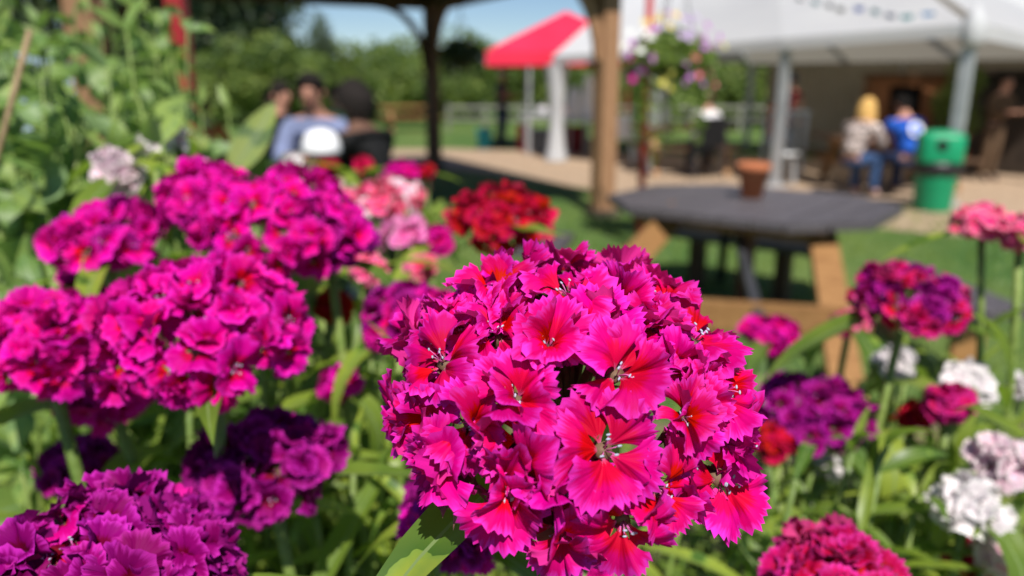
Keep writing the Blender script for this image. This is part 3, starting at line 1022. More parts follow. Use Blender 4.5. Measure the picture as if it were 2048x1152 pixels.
# ---------------------------------------------------------------- red pole with hanging basket
def basket(name_label, c, r, seed, n_leaf, n_bloom, cols, trail, cat='hanging basket', top=0.45, leafm='leaf'):
    t = thing('hanging_basket', name_label, cat, c)
    MB().lathe([(r * .15, -r * .55), (r * .42, -r * .42), (r * .58, 0), (r * .6, .02)], 18).build('bowl', 'moss_basket', t, True)
    for k in range(3):
        a = k * 2.094
        MB().tube([(r * .58 * math.cos(a), r * .58 * math.sin(a), 0), (0, 0, top)], .006, 4).build('chain', 'metal_dark', t)
    MB().tube([(0, 0, top), (0, 0, top + .08)], .008, 6).build('hook', 'metal_dark', t)
    rs = np.random.RandomState(seed)
    n = n_leaf
    d = rs.normal(size=(n, 3)); d /= np.linalg.norm(d, axis=1)[:, None]
    d[:, 2] = np.abs(d[:, 2]) * .8 - .25
    P = d * (r * rs.uniform(.45, 1.0, n))[:, None]
    # trails
    m = n // 2
    st = rs.choice(14, m); ta = st * 2.399 + rs.normal(0, .09, m); hh = rs.uniform(0, 1, m) * (0.4 + 0.6 * ((st * 7) % 10) / 10)
    T = np.stack([np.cos(ta) * r * (.72 + .1 * np.sin(st)), np.sin(ta) * r * (.72 + .1 * np.cos(st)), -hh * trail], -1) + rs.normal(0, .02, (m, 3))
    P = np.concatenate([P, T]); n = len(P)
    nr = rs.normal(size=(n, 3)) + np.array([0.2, -.5, .6]); nr /= np.linalg.norm(nr, axis=1)[:, None]
    u = np.cross(nr, rs.normal(size=(n, 3))); u /= np.linalg.norm(u, axis=1)[:, None]; v = np.cross(nr, u)
    s = rs.uniform(.018, .036, n)[:, None]
    V = np.stack([P - v * s, P + u * s * .5, P + v * s, P - u * s * .5], 1).reshape(-1, 3)
    uv = np.tile([[0.5, 0], [1, .5], [.5, 1], [0, .5]], (n, 1))
    obj('foliage', np_mesh('foliage', V, np.arange(n * 4).reshape(-1, 4), uv, leafm, False), t, kind='stuff')
    bl = rs.normal(size=(n_bloom, 3)); bl /= np.linalg.norm(bl, axis=1)[:, None]
    for k in range(n_bloom):
        q = Vector(bl[k]); q.z = q.z * .75 + .1; q = q * r * rs.uniform(.85, 1.1)
        if k % 4 == 0: q.z -= trail * rs.uniform(0, .5)
        zone = cols[int((math.atan2(q.z, q.x) + math.pi) / 6.2832 * len(cols)) % len(cols)] if rs.rand() < .7 else cols[rs.randint(len(cols))]
        mb = MB(); rr = rs.uniform(.03, .05); nn = 5
        vs = [(0, 0, 0)]; fs = []
        for i in range(nn * 2):
            a = i * math.pi / nn; w = rr * (1 if i % 2 else .62)
            vs.append((w * math.cos(a), w * math.sin(a), .012 if i % 2 else .004))
        for i in range(nn * 2):
            fs.append((0, 1 + i, 1 + (i + 1) % (nn * 2)))
        o = mb.add(vs, fs).build('blossom', zone, t)
        o.matrix_basis = Matrix.Translation(q) @ (Vector(q) + Vector((0.2, -.35, .25))).to_track_quat('Z', 'Y').to_matrix().to_4x4()
    return t


for nm, c in dict(b_purple=(0.42, 0.16, 0.45), b_mag=(0.55, 0.02, 0.26), b_yel=(0.62, 0.55, 0.12), b_white=(0.72, 0.72, 0.68), b_pink=(0.75, 0.18, 0.25), b_lilac=(0.40, 0.30, 0.48), b_gold=(0.6, 0.42, 0.03)).items():
    simple(nm, c, 40, 0.7, bump=0, spec=.2)

pp = at_z(1276, 418)
pp = at_d(1283, 380, 6.9); pole_x, pole_y = pp.x, pp.y
t = thing('hanging_pole', 'slim dark red metal pole rising behind the picnic table', 'pole', (pole_x, pole_y, 0))
MB().tube([(0, 0, 0), (0, 0, 2.62)], .034, 10).build('shaft', 'red_paint', t, True)
MB().tube([(0, 0, 2.55), (.06, 0, 2.72), (.15, 0, 2.74), (.2, 0, 2.62)], .014, 8).build('arm', 'red_paint', t, True)
MB().lathe([(.16, 0), (.16, .02), (.05, .05)], 20).build('foot', 'red_paint', t)
bk = at_d(1352, 112, 6.9)
basket('overflowing hanging basket of pink purple and yellow flowers by the red pole', (pole_x + .2, pole_y, bk.z), .40, 4, 2400, 110,
       ['b_mag', 'b_yel', 'b_purple', 'b_pink', 'b_purple', 'b_lilac', 'b_gold', 'b_white'], .95, top=2.62 - bk.z - .08)
bk = GZ[1].lerp(GZ[0], 0.24); hb = at_d(917, 108, 12.2)
basket('dark hanging basket, shade coloured into its foliage, with white flowers under the gazebo eave', (bk.x, bk.y, hb.z), .40, 9, 2200, 24, ['b_white', 'b_white', 'b_yel'], .4, top=2.5 - hb.z, leafm='leaf_dark_tree')  # darker leaf colour stands for the shade under the eave

# red timber post beyond the leafy stems
p = at_d(372, 190, 4.6)
t = thing('red_post', 'thick dark red post standing beyond the tall leafy stems', 'post', (p.x, p.y, 0))
MB().box((0, 0, 1.4), (.095, .095, 2.8)).build('shaft', 'red_paint', t)
MB().lathe([(.07, 2.8), (.07, 2.83), (.01, 2.88)], 4).build('cap', 'red_paint', t)

# ---------------------------------------------------------------- low white rail fence far back
def rail_fence():
    a = at_y(895, 160, 24); b = at_y(1560, 160, 24)
    t = thing('rail_fence', 'low pale rail fence in front of the hedge beyond the stalls', 'fence', (a.x, 24, 0))
    L = b.x - a.x; n = 9
    for k in range(n + 1):
        MB().box((L * k / n, 0, .4), (.09, .09, .8)).build('post', 'weathered', t)
    for z in (.35, .7):
        MB().box((L / 2, -.06, z), (L, .03, .09)).build('rail', 'weathered', t)


rail_fence()


# ---------------------------------------------------------------- things in and by the marquee
def chair_white(loc, rz, label):
    t = thing('garden_chair', label, 'chair', loc, rz)
    MB().box((0, 0, .43), (.46, .44, .035)).build('seat', 'white_plastic', t)
    MB().add(*_back()).build('backrest', 'white_plastic', t, True)
    for sx in (-1, 1):
        for sy in (-1, 1):
            MB().bar((sx * .2, sy * .18, .41), (sx * .25, sy * .24, 0), .05, .04).build('leg', 'white_plastic', t)
        MB().tube([(sx * .24, .2, .66), (sx * .26, -.18, .65), (sx * .25, -.22, .42)], .022, 6).build('armrest', 'white_plastic', t, True)


def _back():
    vs = []; fs = []
    for j in range(5):
        for i in range(7):
            u = i / 6 * 2 - 1; v = j / 4
            for dy in (0, .02):
                vs.append(Vector((u * (.23 - .05 * v * v), .21 + .08 * v + .04 * (1 - u * u) + dy, .42 + v * .46)))
    idx = lambda i, j, k: (j * 7 + i) * 2 + k
    for j in range(4):
        for i in range(6):
            fs.append((idx(i, j, 0), idx(i + 1, j, 0), idx(i + 1, j + 1, 0), idx(i, j + 1, 0)))
            fs.append((idx(i, j, 1), idx(i, j + 1, 1), idx(i + 1, j + 1, 1), idx(i + 1, j, 1)))
    for i in range(6):
        fs.append((idx(i, 4, 0), idx(i + 1, 4, 0), idx(i + 1, 4, 1), idx(i, 4, 1)))
    return vs, fs


p = at_z(1165, 318); 
tb = thing('folding_table', 'white folding table just inside the marquee by the gathered curtain', 'table', (p.x + .1, p.y + .1, 0), R(-20))
MB().box((0, 0, .74), (1.0, .6, .04)).build('tabletop', 'white_plastic', tb)
for sx in (-.42, .42):
    for sy in (-.22, .22):
        MB().tube([(sx, sy, .72), (sx * 1.05, sy, 0)], .016, 6).build('leg', 'aluminium', tb)
for (px_, py_, w, hh, lb) in ((1143, 205, .16, .62, 'tall white cloth bag standing on the white folding table'), (1171, 180, .13, .85, 'upright white parcel on the white folding table')):
    q = at_d(px_, 252, p.y / math.cos(PITCH) * .985)
    MB().lathe([(w * .8, 0), (w, .1), (w * 1.05, hh * .5), (w * .7, hh * .85), (w * .25, hh)], 12).build('cloth_bag', 'white_cloth', None, True, label=lb, cat='bag').location = (q.x, p.y + .1, .762)
chair_white((p.x + .75, p.y - .25, 0), R(160), 'white plastic garden chair beside the white folding table')

# wooden kiosk at the back of the marquee
def kiosk():
    p = at_y(1818, 200, 15.0)
    t = thing('wooden_kiosk', 'orange brown wooden kiosk with a dark hatch inside the marquee', 'kiosk', (p.x, 15.0, 0), R(-14))
    t.scale = (.84, .84, .93)
    for k in range(9):
        x = -.68 + .17 * k
        if k in (2, 3, 4, 5):
            MB().box((x, 0, .45), (.166, .05, .9)).build('plank', 'kiosk_wood', t)
            MB().box((x, 0, 1.60), (.166, .05, .2)).build('plank', 'kiosk_wood', t)
        else:
            MB().box((x, 0, .85), (.166, .05, 1.7)).build('plank', 'kiosk_wood', t)
    MB().box((-.08, .2, 1.2), (.68, .03, .6)).build('hatch', 'hole_dark', t)  # near-black panel standing for the shade inside the kiosk
    MB().box((-.08, -.12, .92), (.74, .3, .035)).build('counter', 'kiosk_wood', t)
    MB().box((0, .55, 1.72), (1.7, 1.4, .05)).build('roof', 'wood_brown', t)
    for s in (-1, 1):
        MB().box((s * .76, .55, .85), (.05, 1.05, 1.7)).build('side_wall', 'kiosk_wood', t)


kiosk()


def bar():
    p = at_y(2060, 250, 12.2)
    t = thing('bar_counter', 'long dark wooden bar counter in the shade of the marquee', 'bar', (p.x + .2, 12.6, 0), R(-45))
    for k in range(14):
        MB().box((-1.3 + .2 * k, 0, .52), (.19, .04, 1.04)).build('plank', 'bar_wood', t)
    MB().box((0, .18, 1.07), (2.9, .55, .05)).build('countertop', 'bar_wood', t)
    t2 = thing('bar_shelf', 'dark shelf unit standing behind the bar counter', 'shelf', (p.x + 1.0, 13.6, 0), R(-45))
    for s in (-1, 1):
        MB().box((s * 1.2, 0, .85), (.05, .35, 1.7)).build('side', 'bar_wood', t2)
    for z in (.1, .6, 1.1, 1.6):
        MB().box((0, 0, z), (2.34, .34, .035)).build('shelf', 'bar_wood', t2)
    MB().box((0, .18, .85), (2.4, .02, 1.68)).build('back_panel', 'bar_wood', t2)


bar()

# potted shrub by the marquee leg
def potted_shrub():
    p = at_y(1905, 300, 12.6)
    t = thing('potted_shrub', 'leafy green potted shrub behind the front marquee leg', 'plant', (p.x, 12.6, 0))
    MB().lathe([(.16, 0), (.22, .38), (.24, .38), (.24, .42), (.2, .42)], 18).build('pot', 'terracotta', t, True)
    MB().tube([(0, 0, .4), (.02, 0, .9), (0, .02, 1.3)], [.025, .02, .01], 6).build('stem', 'bark', t)
    o = obj('crown', CROWNS[1], t, Matrix.Translation((0, 0, .55)) @ Matrix.Diagonal((1.0, 1.0, 1.25, 1)))


potted_shrub()

# high steel table and stool
p = at_z(1566, 368)
t = thing('steel_stool', 'low shiny steel stool inside the marquee behind the pot', 'stool', (p.x, p.y, 0))
MB().lathe([(.2, .43), (.21, .45), (.2, .47)], 22).build('seat', 'aluminium', t, True)
for k in range(4):
    a = k * 1.571 + .6
    MB().bar((.13 * math.cos(a), .13 * math.sin(a), .43), (.19 * math.cos(a), .19 * math.sin(a), 0), .05, .03).build('leg', 'aluminium', t)
p = at_y(1565, 300, 13.0)
t = thing('high_table', 'tall narrow steel table next to the person in orange', 'table', (p.x, 13.0, 0))
MB().box((0, 0, 1.0), (.6, .6, .04)).build('tabletop', 'aluminium', t)
for sx in (-.24, .24):
    for sy in (-.24, .24):
        MB().box((sx, sy, .49), (.06, .06, .98)).build('leg', 'aluminium', t)


# ---------------------------------------------------------------- van
def van():
    p = at_y(60, 160, 13.5)
    t = thing('parked_van', 'pale blue van parked behind the tall leafy stems', 'van', (p.x, 13.5, 0), R(6))
    L = 4.6
    prof = [(-2.3, .35), (2.25, .35), (2.3, .75), (2.15, 1.02), (1.35, 1.18), (.75, 1.86), (.5, 1.93), (-2.15, 1.93), (-2.28, 1.8)]
    n = len(prof)
    vs = [Vector((x, -.88, z)) for x, z in prof] + [Vector((x, .88, z)) for x, z in prof]
    fs = [tuple(range(n)), tuple(range(2 * n - 1, n - 1, -1))] + [((i + 1) % n, i, n + i, n + (i + 1) % n) for i in range(n)]
    MB().add(vs, fs).build('body', 'van_paint', t)
    for x0, x1 in ((-2.0, -1.0), (-.9, -.05), (.05, .68)):
        MB().add([(x0, -.886, 1.2), (x1 + (.4 if x1 > .5 else 0), -.886, 1.2), (x1, -.886, 1.74), (x0, -.886, 1.74), (x0, -.87, 1.2), (x1, -.87, 1.2), (x1, -.87, 1.74), (x0, -.87, 1.74)],
                 [(0, 1, 2, 3), (3, 2, 6, 7), (1, 5, 6, 2), (0, 3, 7, 4), (0, 4, 5, 1)]).build('side_window', 'glass_dark', t)
    MB().sheet([(1.34, -.75, 1.205), (1.34, .75, 1.205), (.78, .75, 1.835), (.78, -.75, 1.835)], .01).build('windscreen', 'glass_dark', t)
    for x in (-1.5, 1.45):
        for y in (-.86, .86):
            w = MB().lathe([(.32, -.1), (.33, -.06), (.33, .06), (.32, .1)], 22).build('wheel', 'tyre', t)
            w.matrix_basis = Matrix.Translation((x, y, .33)) @ Matrix.Rotation(R(90), 4, 'X')
            rim = MB().lathe([(.19, -.105), (.19, .105)], 16).build('rim', 'aluminium', w)
    for y in (-.62, .62):
        MB().box((2.27, y, .72), (.06, .32, .16)).build('headlight', 'white_plastic', t)
    MB().box((-.95, -.9, 1.05), (.16, .03, .03)).build('handle', 'metal_dark', t)


van()


# ---------------------------------------------------------------- people
def skin_mesh(pts, edges, mat, name, sub=2):
    """pts: list of (co, radius); grows a continuous surface over the skeleton"""
    me = bpy.data.meshes.new('skeleton')
    me.from_pydata([tuple(p[0]) for p in pts], edges, [])
    o = bpy.data.objects.new('skeleton', me)
    COL.objects.link(o)
    m = o.modifiers.new('skin', 'SKIN')
    m.use_smooth_shade = True
    if not me.skin_vertices:
        me.attributes.new  # noqa
    lay = me.skin_vertices[0] if len(me.skin_vertices) else None
    if lay is None:
        bpy.context.view_layer.objects.active = o
        bpy.ops.mesh.customdata_skin_add()
        lay = me.skin_vertices[0]
    for i, p in enumerate(pts):
        r = p[1]
        lay.data[i].radius = (r, r) if not isinstance(r, tuple) else r
    lay.data[0].use_root = True
    s = o.modifiers.new('sub', 'SUBSURF'); s.levels = sub; s.render_levels = sub
    dg = bpy.context.evaluated_depsgraph_get()
    dg.update()
    ev = o.evaluated_get(dg)
    out = bpy.data.meshes.new_from_object(ev)
    out.name = name
    out.materials.clear()
    out.materials.append(MATS[mat])
    bpy.data.objects.remove(o)
    bpy.data.meshes.remove(me)
    return out


def person(loc, rz, label, sit=True, shirt='navy', trousers='denim', skin='skin', hair='hair_dark', hair_len=0.0, cap=None, hat=None,
           lean=0.15, arms='table', seat=0.47, short=True, group=None, scale=1.0, shoes='black_cloth', look=0.0, print_mat=None):
    t = thing('person', label, 'person', loc, rz, group)
    t.scale = (scale,) * 3
    sy = math.sin(lean); cy = math.cos(lean)
    hipz = seat + .09 if sit else .93
    P = {}
    def tor(h, y=0.0): return Vector((0, y + sy * h, hipz + cy * h))
    P['pelvis'] = (Vector((0, 0, hipz)), .125)
    P['waist'] = (tor(.17), .118)
    P['chest'] = (tor(.36), .135)
    P['upper'] = (tor(.46), .10)
    P['neck'] = (tor(.535), .055)
    P['jaw'] = (tor(.60, .02), .068)
    P['head'] = (tor(.68, .015), .092)
    P['crown'] = (tor(.755, .0), .062)
    P['nose'] = (P['head'][0] + Vector((0, .095, -.03)), .012)
    E = [('pelvis', 'waist'), ('waist', 'chest'), ('chest', 'upper'), ('upper', 'neck'), ('neck', 'jaw'), ('jaw', 'head'), ('head', 'crown'), ('head', 'nose')]
    for s, k in ((-1, 'l'), (1, 'r')):
        sh = tor(.45) + Vector((s * .175, 0, 0))
        P['sh' + k] = (sh, .068)
        if arms == 'table':
            el = sh + Vector((s * .05, .14, -.25)); wr = el + Vector((-s * .12, .24, .03))
        elif arms == 'front':
            el = sh + Vector((s * .05, .02, -.27)); wr = el + Vector((-s * .06, .24, .03))
        elif arms == 'hang':
            el = sh + Vector((s * .05, -.01, -.28)); wr = el + Vector((s * .01, .05, -.25))
        elif arms == 'folded':
            el = sh + Vector((s * .07, .06, -.26)); wr = el + Vector((-s * .27, .2, .06))
        elif arms == 'knee':
            el = sh + Vector((s * .06, .1, -.25)); wr = el + Vector((-s * .06, .2, -.1))
        P['mid' + k] = (sh.lerp(el, .5), .05)
        P['el' + k] = (el, .042)
        P['wr' + k] = (wr, .027)
        d = (wr - el).normalized()
        pa = wr + d * .07
        P['pa' + k] = (pa, .034)
        E += [('upper', 'sh' + k), ('sh' + k, 'mid' + k), ('mid' + k, 'el' + k), ('el' + k, 'wr' + k), ('wr' + k, 'pa' + k)]
        sd = Vector((1, 0, 0)); dn = d.cross(sd) * -1
        for i, ln in enumerate((.06, .072, .066, .05)):
            b = pa + d * .035 + sd * (i - 1.5) * .019
            P[f'fa{i}{k}'] = (b, .0095); P[f'fb{i}{k}'] = (b + d * ln * .6 + Vector((0, 0, -.006)), .0085); P[f'fc{i}{k}'] = (b + d * ln + Vector((0, 0, -.022)), .007)
            E += [('pa' + k, f'fa{i}{k}'), (f'fa{i}{k}', f'fb{i}{k}'), (f'fb{i}{k}', f'fc{i}{k}')]
        tb = pa - d * .02 + sd * (-s) * .035
        P['ta' + k] = (tb, .011); P['tb' + k] = (tb + d * .035 + sd * (-s) * .02, .009)
        E += [('pa' + k, 'ta' + k), ('ta' + k, 'tb' + k)]
        hp = Vector((s * .09, 0.02, hipz - .02))
        P['hip' + k] = (hp, .085)
        if sit:
            kn = Vector((s * .12, .43, seat + .07)); an = Vector((s * .13, .40, .09))
        else:
            kn = Vector((s * .10, .02, .50)); an = Vector((s * .11, -.02, .09))
        P['th' + k] = (hp.lerp(kn, .5), .075); P['kn' + k] = (kn, .055); P['ca' + k] = (kn.lerp(an, .35) + Vector((0, -.015, 0)), .052); P['an' + k] = (an, .036)
        P['toe' + k] = (an + Vector((s * .01, .16, -.05)), .032)
        E += [('pelvis', 'hip' + k), ('hip' + k, 'th' + k), ('th' + k, 'kn' + k), ('kn' + k, 'ca' + k), ('ca' + k, 'an' + k), ('an' + k, 'toe' + k)]
    names = list(P)
    ix = {n_: i for i, n_ in enumerate(names)}
    under = {'pelvis', 'waist', 'chest', 'upper', 'shl', 'shr', 'midl', 'midr', 'hipl', 'hipr', 'thl', 'thr'}
    obj('body', skin_mesh([(P[n_][0], P[n_][1] * (.5 if n_ in ('pelvis', 'hipl', 'hipr') else .68 if n_ in under else 1)) for n_ in names], [(ix[a], ix[b]) for a, b in E], skin, 'body', 1), t)
    def cloth(keys, edges, grow, mat, nm, extra=None):
        pts = [(P[k][0] if k in P else extra[k][0], (P[k][1] if k in P else extra[k][1]) + grow) for k in keys]
        j = {k: i for i, k in enumerate(keys)}
        return obj(nm, skin_mesh(pts, [(j[a], j[b]) for a, b in edges], mat, nm, 2 if nm == 'trousers' else 1), t)
    ks = ['pelvis', 'waist', 'chest', 'upper', 'shl', 'midl', 'shr', 'midr']
    es = [('pelvis', 'waist'), ('waist', 'chest'), ('chest', 'upper'), ('upper', 'shl'), ('shl', 'midl'), ('upper', 'shr'), ('shr', 'midr')]
    if not short:
        ks += ['ell', 'wrl', 'elr', 'wrr']; es += [('midl', 'ell'), ('ell', 'wrl'), ('midr', 'elr'), ('elr', 'wrr')]
    # broaden the back between the shoulders
    ex = {}
    for s, k in ((-1, 'bl'), (1, 'br')):
        ex[k] = (tor(.30) + Vector((s * .075, -.02, 0)), .10)
    ks += ['bl', 'br']; es += [('chest', 'bl'), ('chest', 'br')]
    cloth(ks, es, .03, shirt, 'shirt', ex)
    kt = ['pelvis'] + [a + b for b in 'lr' for a in ('hip', 'th', 'kn', 'ca', 'an')]
    et = [(a, b) for k in 'lr' for a, b in (('pelvis', 'hip' + k), ('hip' + k, 'th' + k), ('th' + k, 'kn' + k), ('kn' + k, 'ca' + k), ('ca' + k, 'an' + k))]
    keep = {k: P[k] for k in ('pelvis', 'hipl', 'hipr')}
    P['pelvis'] = (P['pelvis'][0] + Vector((0, .0, -.005)), .088)
    for k in 'lr':
        P['hip' + k] = (P['hip' + k][0] + Vector((0, .05 if sit else 0, -.01 if sit else -.05)), .072)
    cloth(kt, et, .02, trousers, 'trousers')
    P.update(keep)
    for k in 'lr':
        cloth(['an' + k, 'toe' + k], [('an' + k, 'toe' + k)], .013, shoes, 'shoe')
    h = P['head'][0]
    for s in (-1, 1):
        MB().blob(h + Vector((s * .034, .083, .0)), .011).build('eye', 'eye', t, True)
        MB().blob(h + Vector((s * .094, -.005, -.01)), .026, 8, 6, (.45, .8, 1.1)).build('ear', skin, t, True)
    MB().blob(h + Vector((0, .082, -.065)), .022, 8, 5, (1, .4, .32)).build('mouth', 'lip', t, True)
    if hair:
        mb = MB(); vs = []; fs = []; n = 20; rows = 9
        rs = random.Random(hash(label) & 255)
        for j in range(rows + 1):
            for k in range(n):
                a = 2 * math.pi * k / n
                back = .5 - .5 * math.sin(a)      # 1 at the back, 0 at the face
                v = j / rows
                th = v * (R(62) + R(58) * back)
                r = .107 + .004 * rs.random()
                q = Vector((r * .98 * math.sin(th) * math.cos(a), r * 1.06 * math.sin(th) * math.sin(a), r * 1.14 * math.cos(th)))
                if hair_len and j > rows * .6:
                    q.z -= hair_len * (v - .6) / .4 * (.25 + .75 * min(1, back * 1.5)); q.x *= 1.12; q.y = q.y * 1.1 - .02 * back
                vs.append(h + Vector((0, -.008, .012)) + q)
        for j in range(rows):
            for k in range(n):
                fs.append((j * n + k, (j + 1) * n + k, (j + 1) * n + (k + 1) % n, j * n + (k + 1) % n))
        mb.add(vs, fs).build('hair', hair, t, True)
    if cap:
        mb = MB()
        mb.lathe([(.122, -.03), (.124, .0), (.118, .055), (.09, .105), (.045, .128), (.006, .134)], 24, h + Vector((0, -.004, .02))).build('cap', cap, t, True)
        MB().lathe([(.1245, -.034), (.127, -.030), (.127, -.016), (.1245, -.012)], 24, h + Vector((0, -.004, .02))).build('cap_band', 'charcoal', t, True)
        MB().add([h + Vector((x, y, -.005 + .012 * (1 - (x / .09) ** 2))) + Vector((0, .1, 0)) for x, y in ((-.085, .0), (-.06, .07), (0, .095), (.06, .07), (.085, 0), (0, -.0))],
                 [(5, 4, 3, 2), (5, 2, 1, 0)]).build('peak', cap, t)
    if hat:
        MB().lathe([(.21, .03), (.2, .045), (.125, .05), (.115, .12), (.07, .15), (.01, .155)], 26, h).build('hat', hat, t, True)
    if print_mat:
        q = tor(.36) + Vector((.01, -.172, 0))
        o = MB().lathe([(.0001, 0), (.095, 0), (.095, .004), (.0001, .004)], 24).build('shirt_print', print_mat, t)
        o.matrix_basis = Matrix.Translation(q) @ Matrix.Rotation(R(90) - lean, 4, 'X') @ Matrix.Diagonal((1, 1, 1, 1))
        # letters round the disc are unreadable in the picture: a darker ring stands for the mark
        o2 = MB().lathe([(.05, -.002), (.058, -.002), (.058, .006), (.05, .006)], 24).build('print_ring', shirt, o)
    return t


# the group under the gazebo
person((-1.2, 4.55, 0), R(-4), 'person in a white cap seen from behind at the gazebo table', shirt='pink_cloth', trousers='navy', cap='white_cloth', hair=None, lean=.46, seat=.41, scale=.96, short=True, skin='skin')
person((at_y(638, 160, 6.6).x, 6.6, 0), R(176), 'person in a slate blue shirt hunched over the gazebo table', shirt='steel_blue', trousers='charcoal', hair='hair_dark', lean=.3, seat=.5, scale=1.14, short=False, arms='table', skin='skin_tan')
person((-.92, 5.35, 0), R(50), 'person dressed all in black at the end of the gazebo table', shirt='black_cloth', trousers='black_cloth', hair='hair_dark', hair_len=.04, lean=.3, seat=.5, scale=1.1, short=False, skin='skin_dark')
person((-2.2, 7.4, 0), R(-120), 'dark haired person in a black top behind the gazebo table', shirt='black_cloth', trousers='charcoal', hair='hair_dark', lean=.1, seat=.6, short=False, skin='skin_tan')
person((-3.35, 11.2, 0), R(150), 'person in a bright azure top far under the gazebo', shirt='azure', trousers='denim', hair='hair_dark', lean=.1, short=True)
person((-2.1, 9.6, 0), R(170), 'person in a pale green top beyond the gazebo table', shirt='lime', trousers='charcoal', hair='hair_brown', lean=.05, short=True, seat=.55)
person((at_y(440, 160, 8.9).x, 8.9, 0), R(120), 'person in an orange top by the gazebo post', shirt='orange_cloth', trousers='navy', hair='hair_brown', lean=.35, short=False)
person((at_y(320, 160, 9.2).x, 9.2, 0), R(200), 'person standing in a straw sun hat beyond the red post', sit=False, arms='front', shirt='tan_cloth', trousers='navy', hair='hair_grey', hat='straw', lean=.05)
picnic_table((-3.7, 8.3, 0), R(20), 'brown picnic table by the person in the straw hat', 1.6)
# the stalls
p = at_z(1003, 297)
person((p.x, p.y, 0), R(-65), 'standing man in a dark tee shirt and navy trousers before the red canopy', sit=False, shirt='charcoal', trousers='navy', hair='hair_grey', arms='front', lean=.04, skin='skin_tan')
# the marquee
p = at_z(1700, 398)
person((p.x - .05, p.y, 0), R(-52), 'woman with long blond hair in a leopard print blouse', shirt='leopard', trousers='denim', hair='hair_blond', hair_len=.24, lean=.42, short=False, shoes='pink_cloth', scale=1.0, seat=.44)
p = at_z(1812, 402)
person((p.x, p.y + .05, 0), R(8), 'man in a royal blue tee shirt with a white back print', shirt='royal', trousers='navy', hair='hair_dark', lean=.38, short=True, print_mat='white_cloth', skin='skin_tan', scale=1.04, seat=.44)
p = at_z(1408, 357)
person((p.x, p.y, 0), R(5), 'person in a white top sitting on a black chair with their back turned', shirt='white_cloth', trousers='charcoal', hair='hair_brown', lean=.12, short=True)
ch = thing('folding_chair', 'black fabric chair holding the person in the white top', 'chair', (p.x, p.y - .04, 0), R(5))
MB().box((0, -.15, .72), (.46, .03, .46), Matrix.Rotation(R(8), 3, 'X')).build('backrest', 'black_cloth', ch)
MB().box((0, .08, .43), (.46, .42, .03)).build('seat', 'black_cloth', ch)
for sx in (-.23, .23):
    MB().tube([(sx, -.19, .95), (sx, -.13, .43), (sx, -.2, 0)], .014, 6).build('leg', 'metal_dark', ch)
    MB().tube([(sx, .28, .43), (sx, .3, 0)], .014, 6).build('leg', 'metal_dark', ch)
person((at_y(1583, 160, 14.6).x, 14.6, 0), R(160), 'standing person in a maroon shirt and dark cap inside the marquee', sit=False, shirt='maroon', trousers='navy', cap='navy', arms='front', scale=.93)
person((at_y(1545, 160, 13.4).x, 13.4, 0), R(-70), 'person in an orange top leaning on the tall steel table', shirt='orange_cloth', trousers='pale_blue', hair='hair_brown', lean=.3, seat=.5, short=True)
person((at_y(1995, 160, 12.0).x, 11.9, 0), R(200), 'person in a brown top by the bar counter in shade', sit=False, shirt='brown_cloth', trousers='brown_cloth', hair='hair_dark', arms='front', scale=.92, short=False)

# ================================================================ FLOWER BED
# ---------------------------------------------------------------- petals, florets
def petal_arrays(seed, teeth, rows, ruffle=1.0):
    """unit petal: claw at the origin, blade reaching r = 1 along +X, +Z up"""
    rs = np.random.RandomState(seed)
    cols = teeth * 2 + 1
    u = np.linspace(-1, 1, cols)
    v = np.linspace(0.0, 1.0, rows)
    V_, U_ = np.meshgrid(v, u, indexing='ij')
    half = np.radians(8 + 42 * (V_ ** .85)) * rs.uniform(.92, 1.14)
    edge = 1 - 0.14 * U_ ** 2 - .10 * np.abs(U_) ** 6
    rad = 0.10 + 0.90 * V_ * edge
    tooth = np.where(np.arange(cols) % 2 == 1, 1.0, 0.0)[None, :] * rs.uniform(.5, 1.25, cols)[None, :]
    tooth = np.repeat(tooth, rows, 0)
    rad = rad + (tooth - .45) * 0.115 * np.clip((V_ - .76) / .24, 0, 1)
    ang = half * U_
    x = rad * np.cos(ang); y = rad * np.sin(ang)
    ph = rs.uniform(0, 6.28, 4)
    k1, k2 = rs.uniform(2.0, 3.2), rs.uniform(4, 6)
    z = 0.16 * np.sin(np.clip(V_, 0, 1) * 2.2) - 0.20 * V_ ** 2.2 * rs.uniform(.2, 1.2)
    z += ruffle * V_ ** 1.6 * (0.10 * np.sin(k1 * U_ + ph[0]) + 0.065 * np.sin(k2 * U_ + ph[1] + 2 * V_) + 0.03 * np.sin(11 * U_ + ph[2]))
    z += 0.03 * np.clip((V_ - .55) / .45, 0, 1) * (tooth - .5)
    z += 0.10 * U_ ** 2 * V_ * rs.uniform(-1.0, 1.1)
    P = np.stack([x, y, z], -1).reshape(-1, 3)
    UV = np.stack([(U_ + 1) / 2, V_], -1).reshape(-1, 2)
    return P, grid_faces(rows, cols), UV


PAL = ['petal_magenta', 'petal_hot', 'petal_purple_and_shade', 'petal_crimson', 'petal_cerise', 'petal_salmon', 'petal_rose', 'petal_white', 'petal_blush']
_pm = {}


def petal_meshes(mat, lod):
    if (mat, lod) not in _pm:
        teeth, rows, n = ((13, 11, 12), (8, 5, 6))[lod]
        _pm[(mat, lod)] = [np_mesh('petal', *petal_arrays(31 * k + 5, teeth, rows, 2.1 if lod == 0 else 1.5), MATS and mat) for k in range(n)]
    return _pm[(mat, lod)]


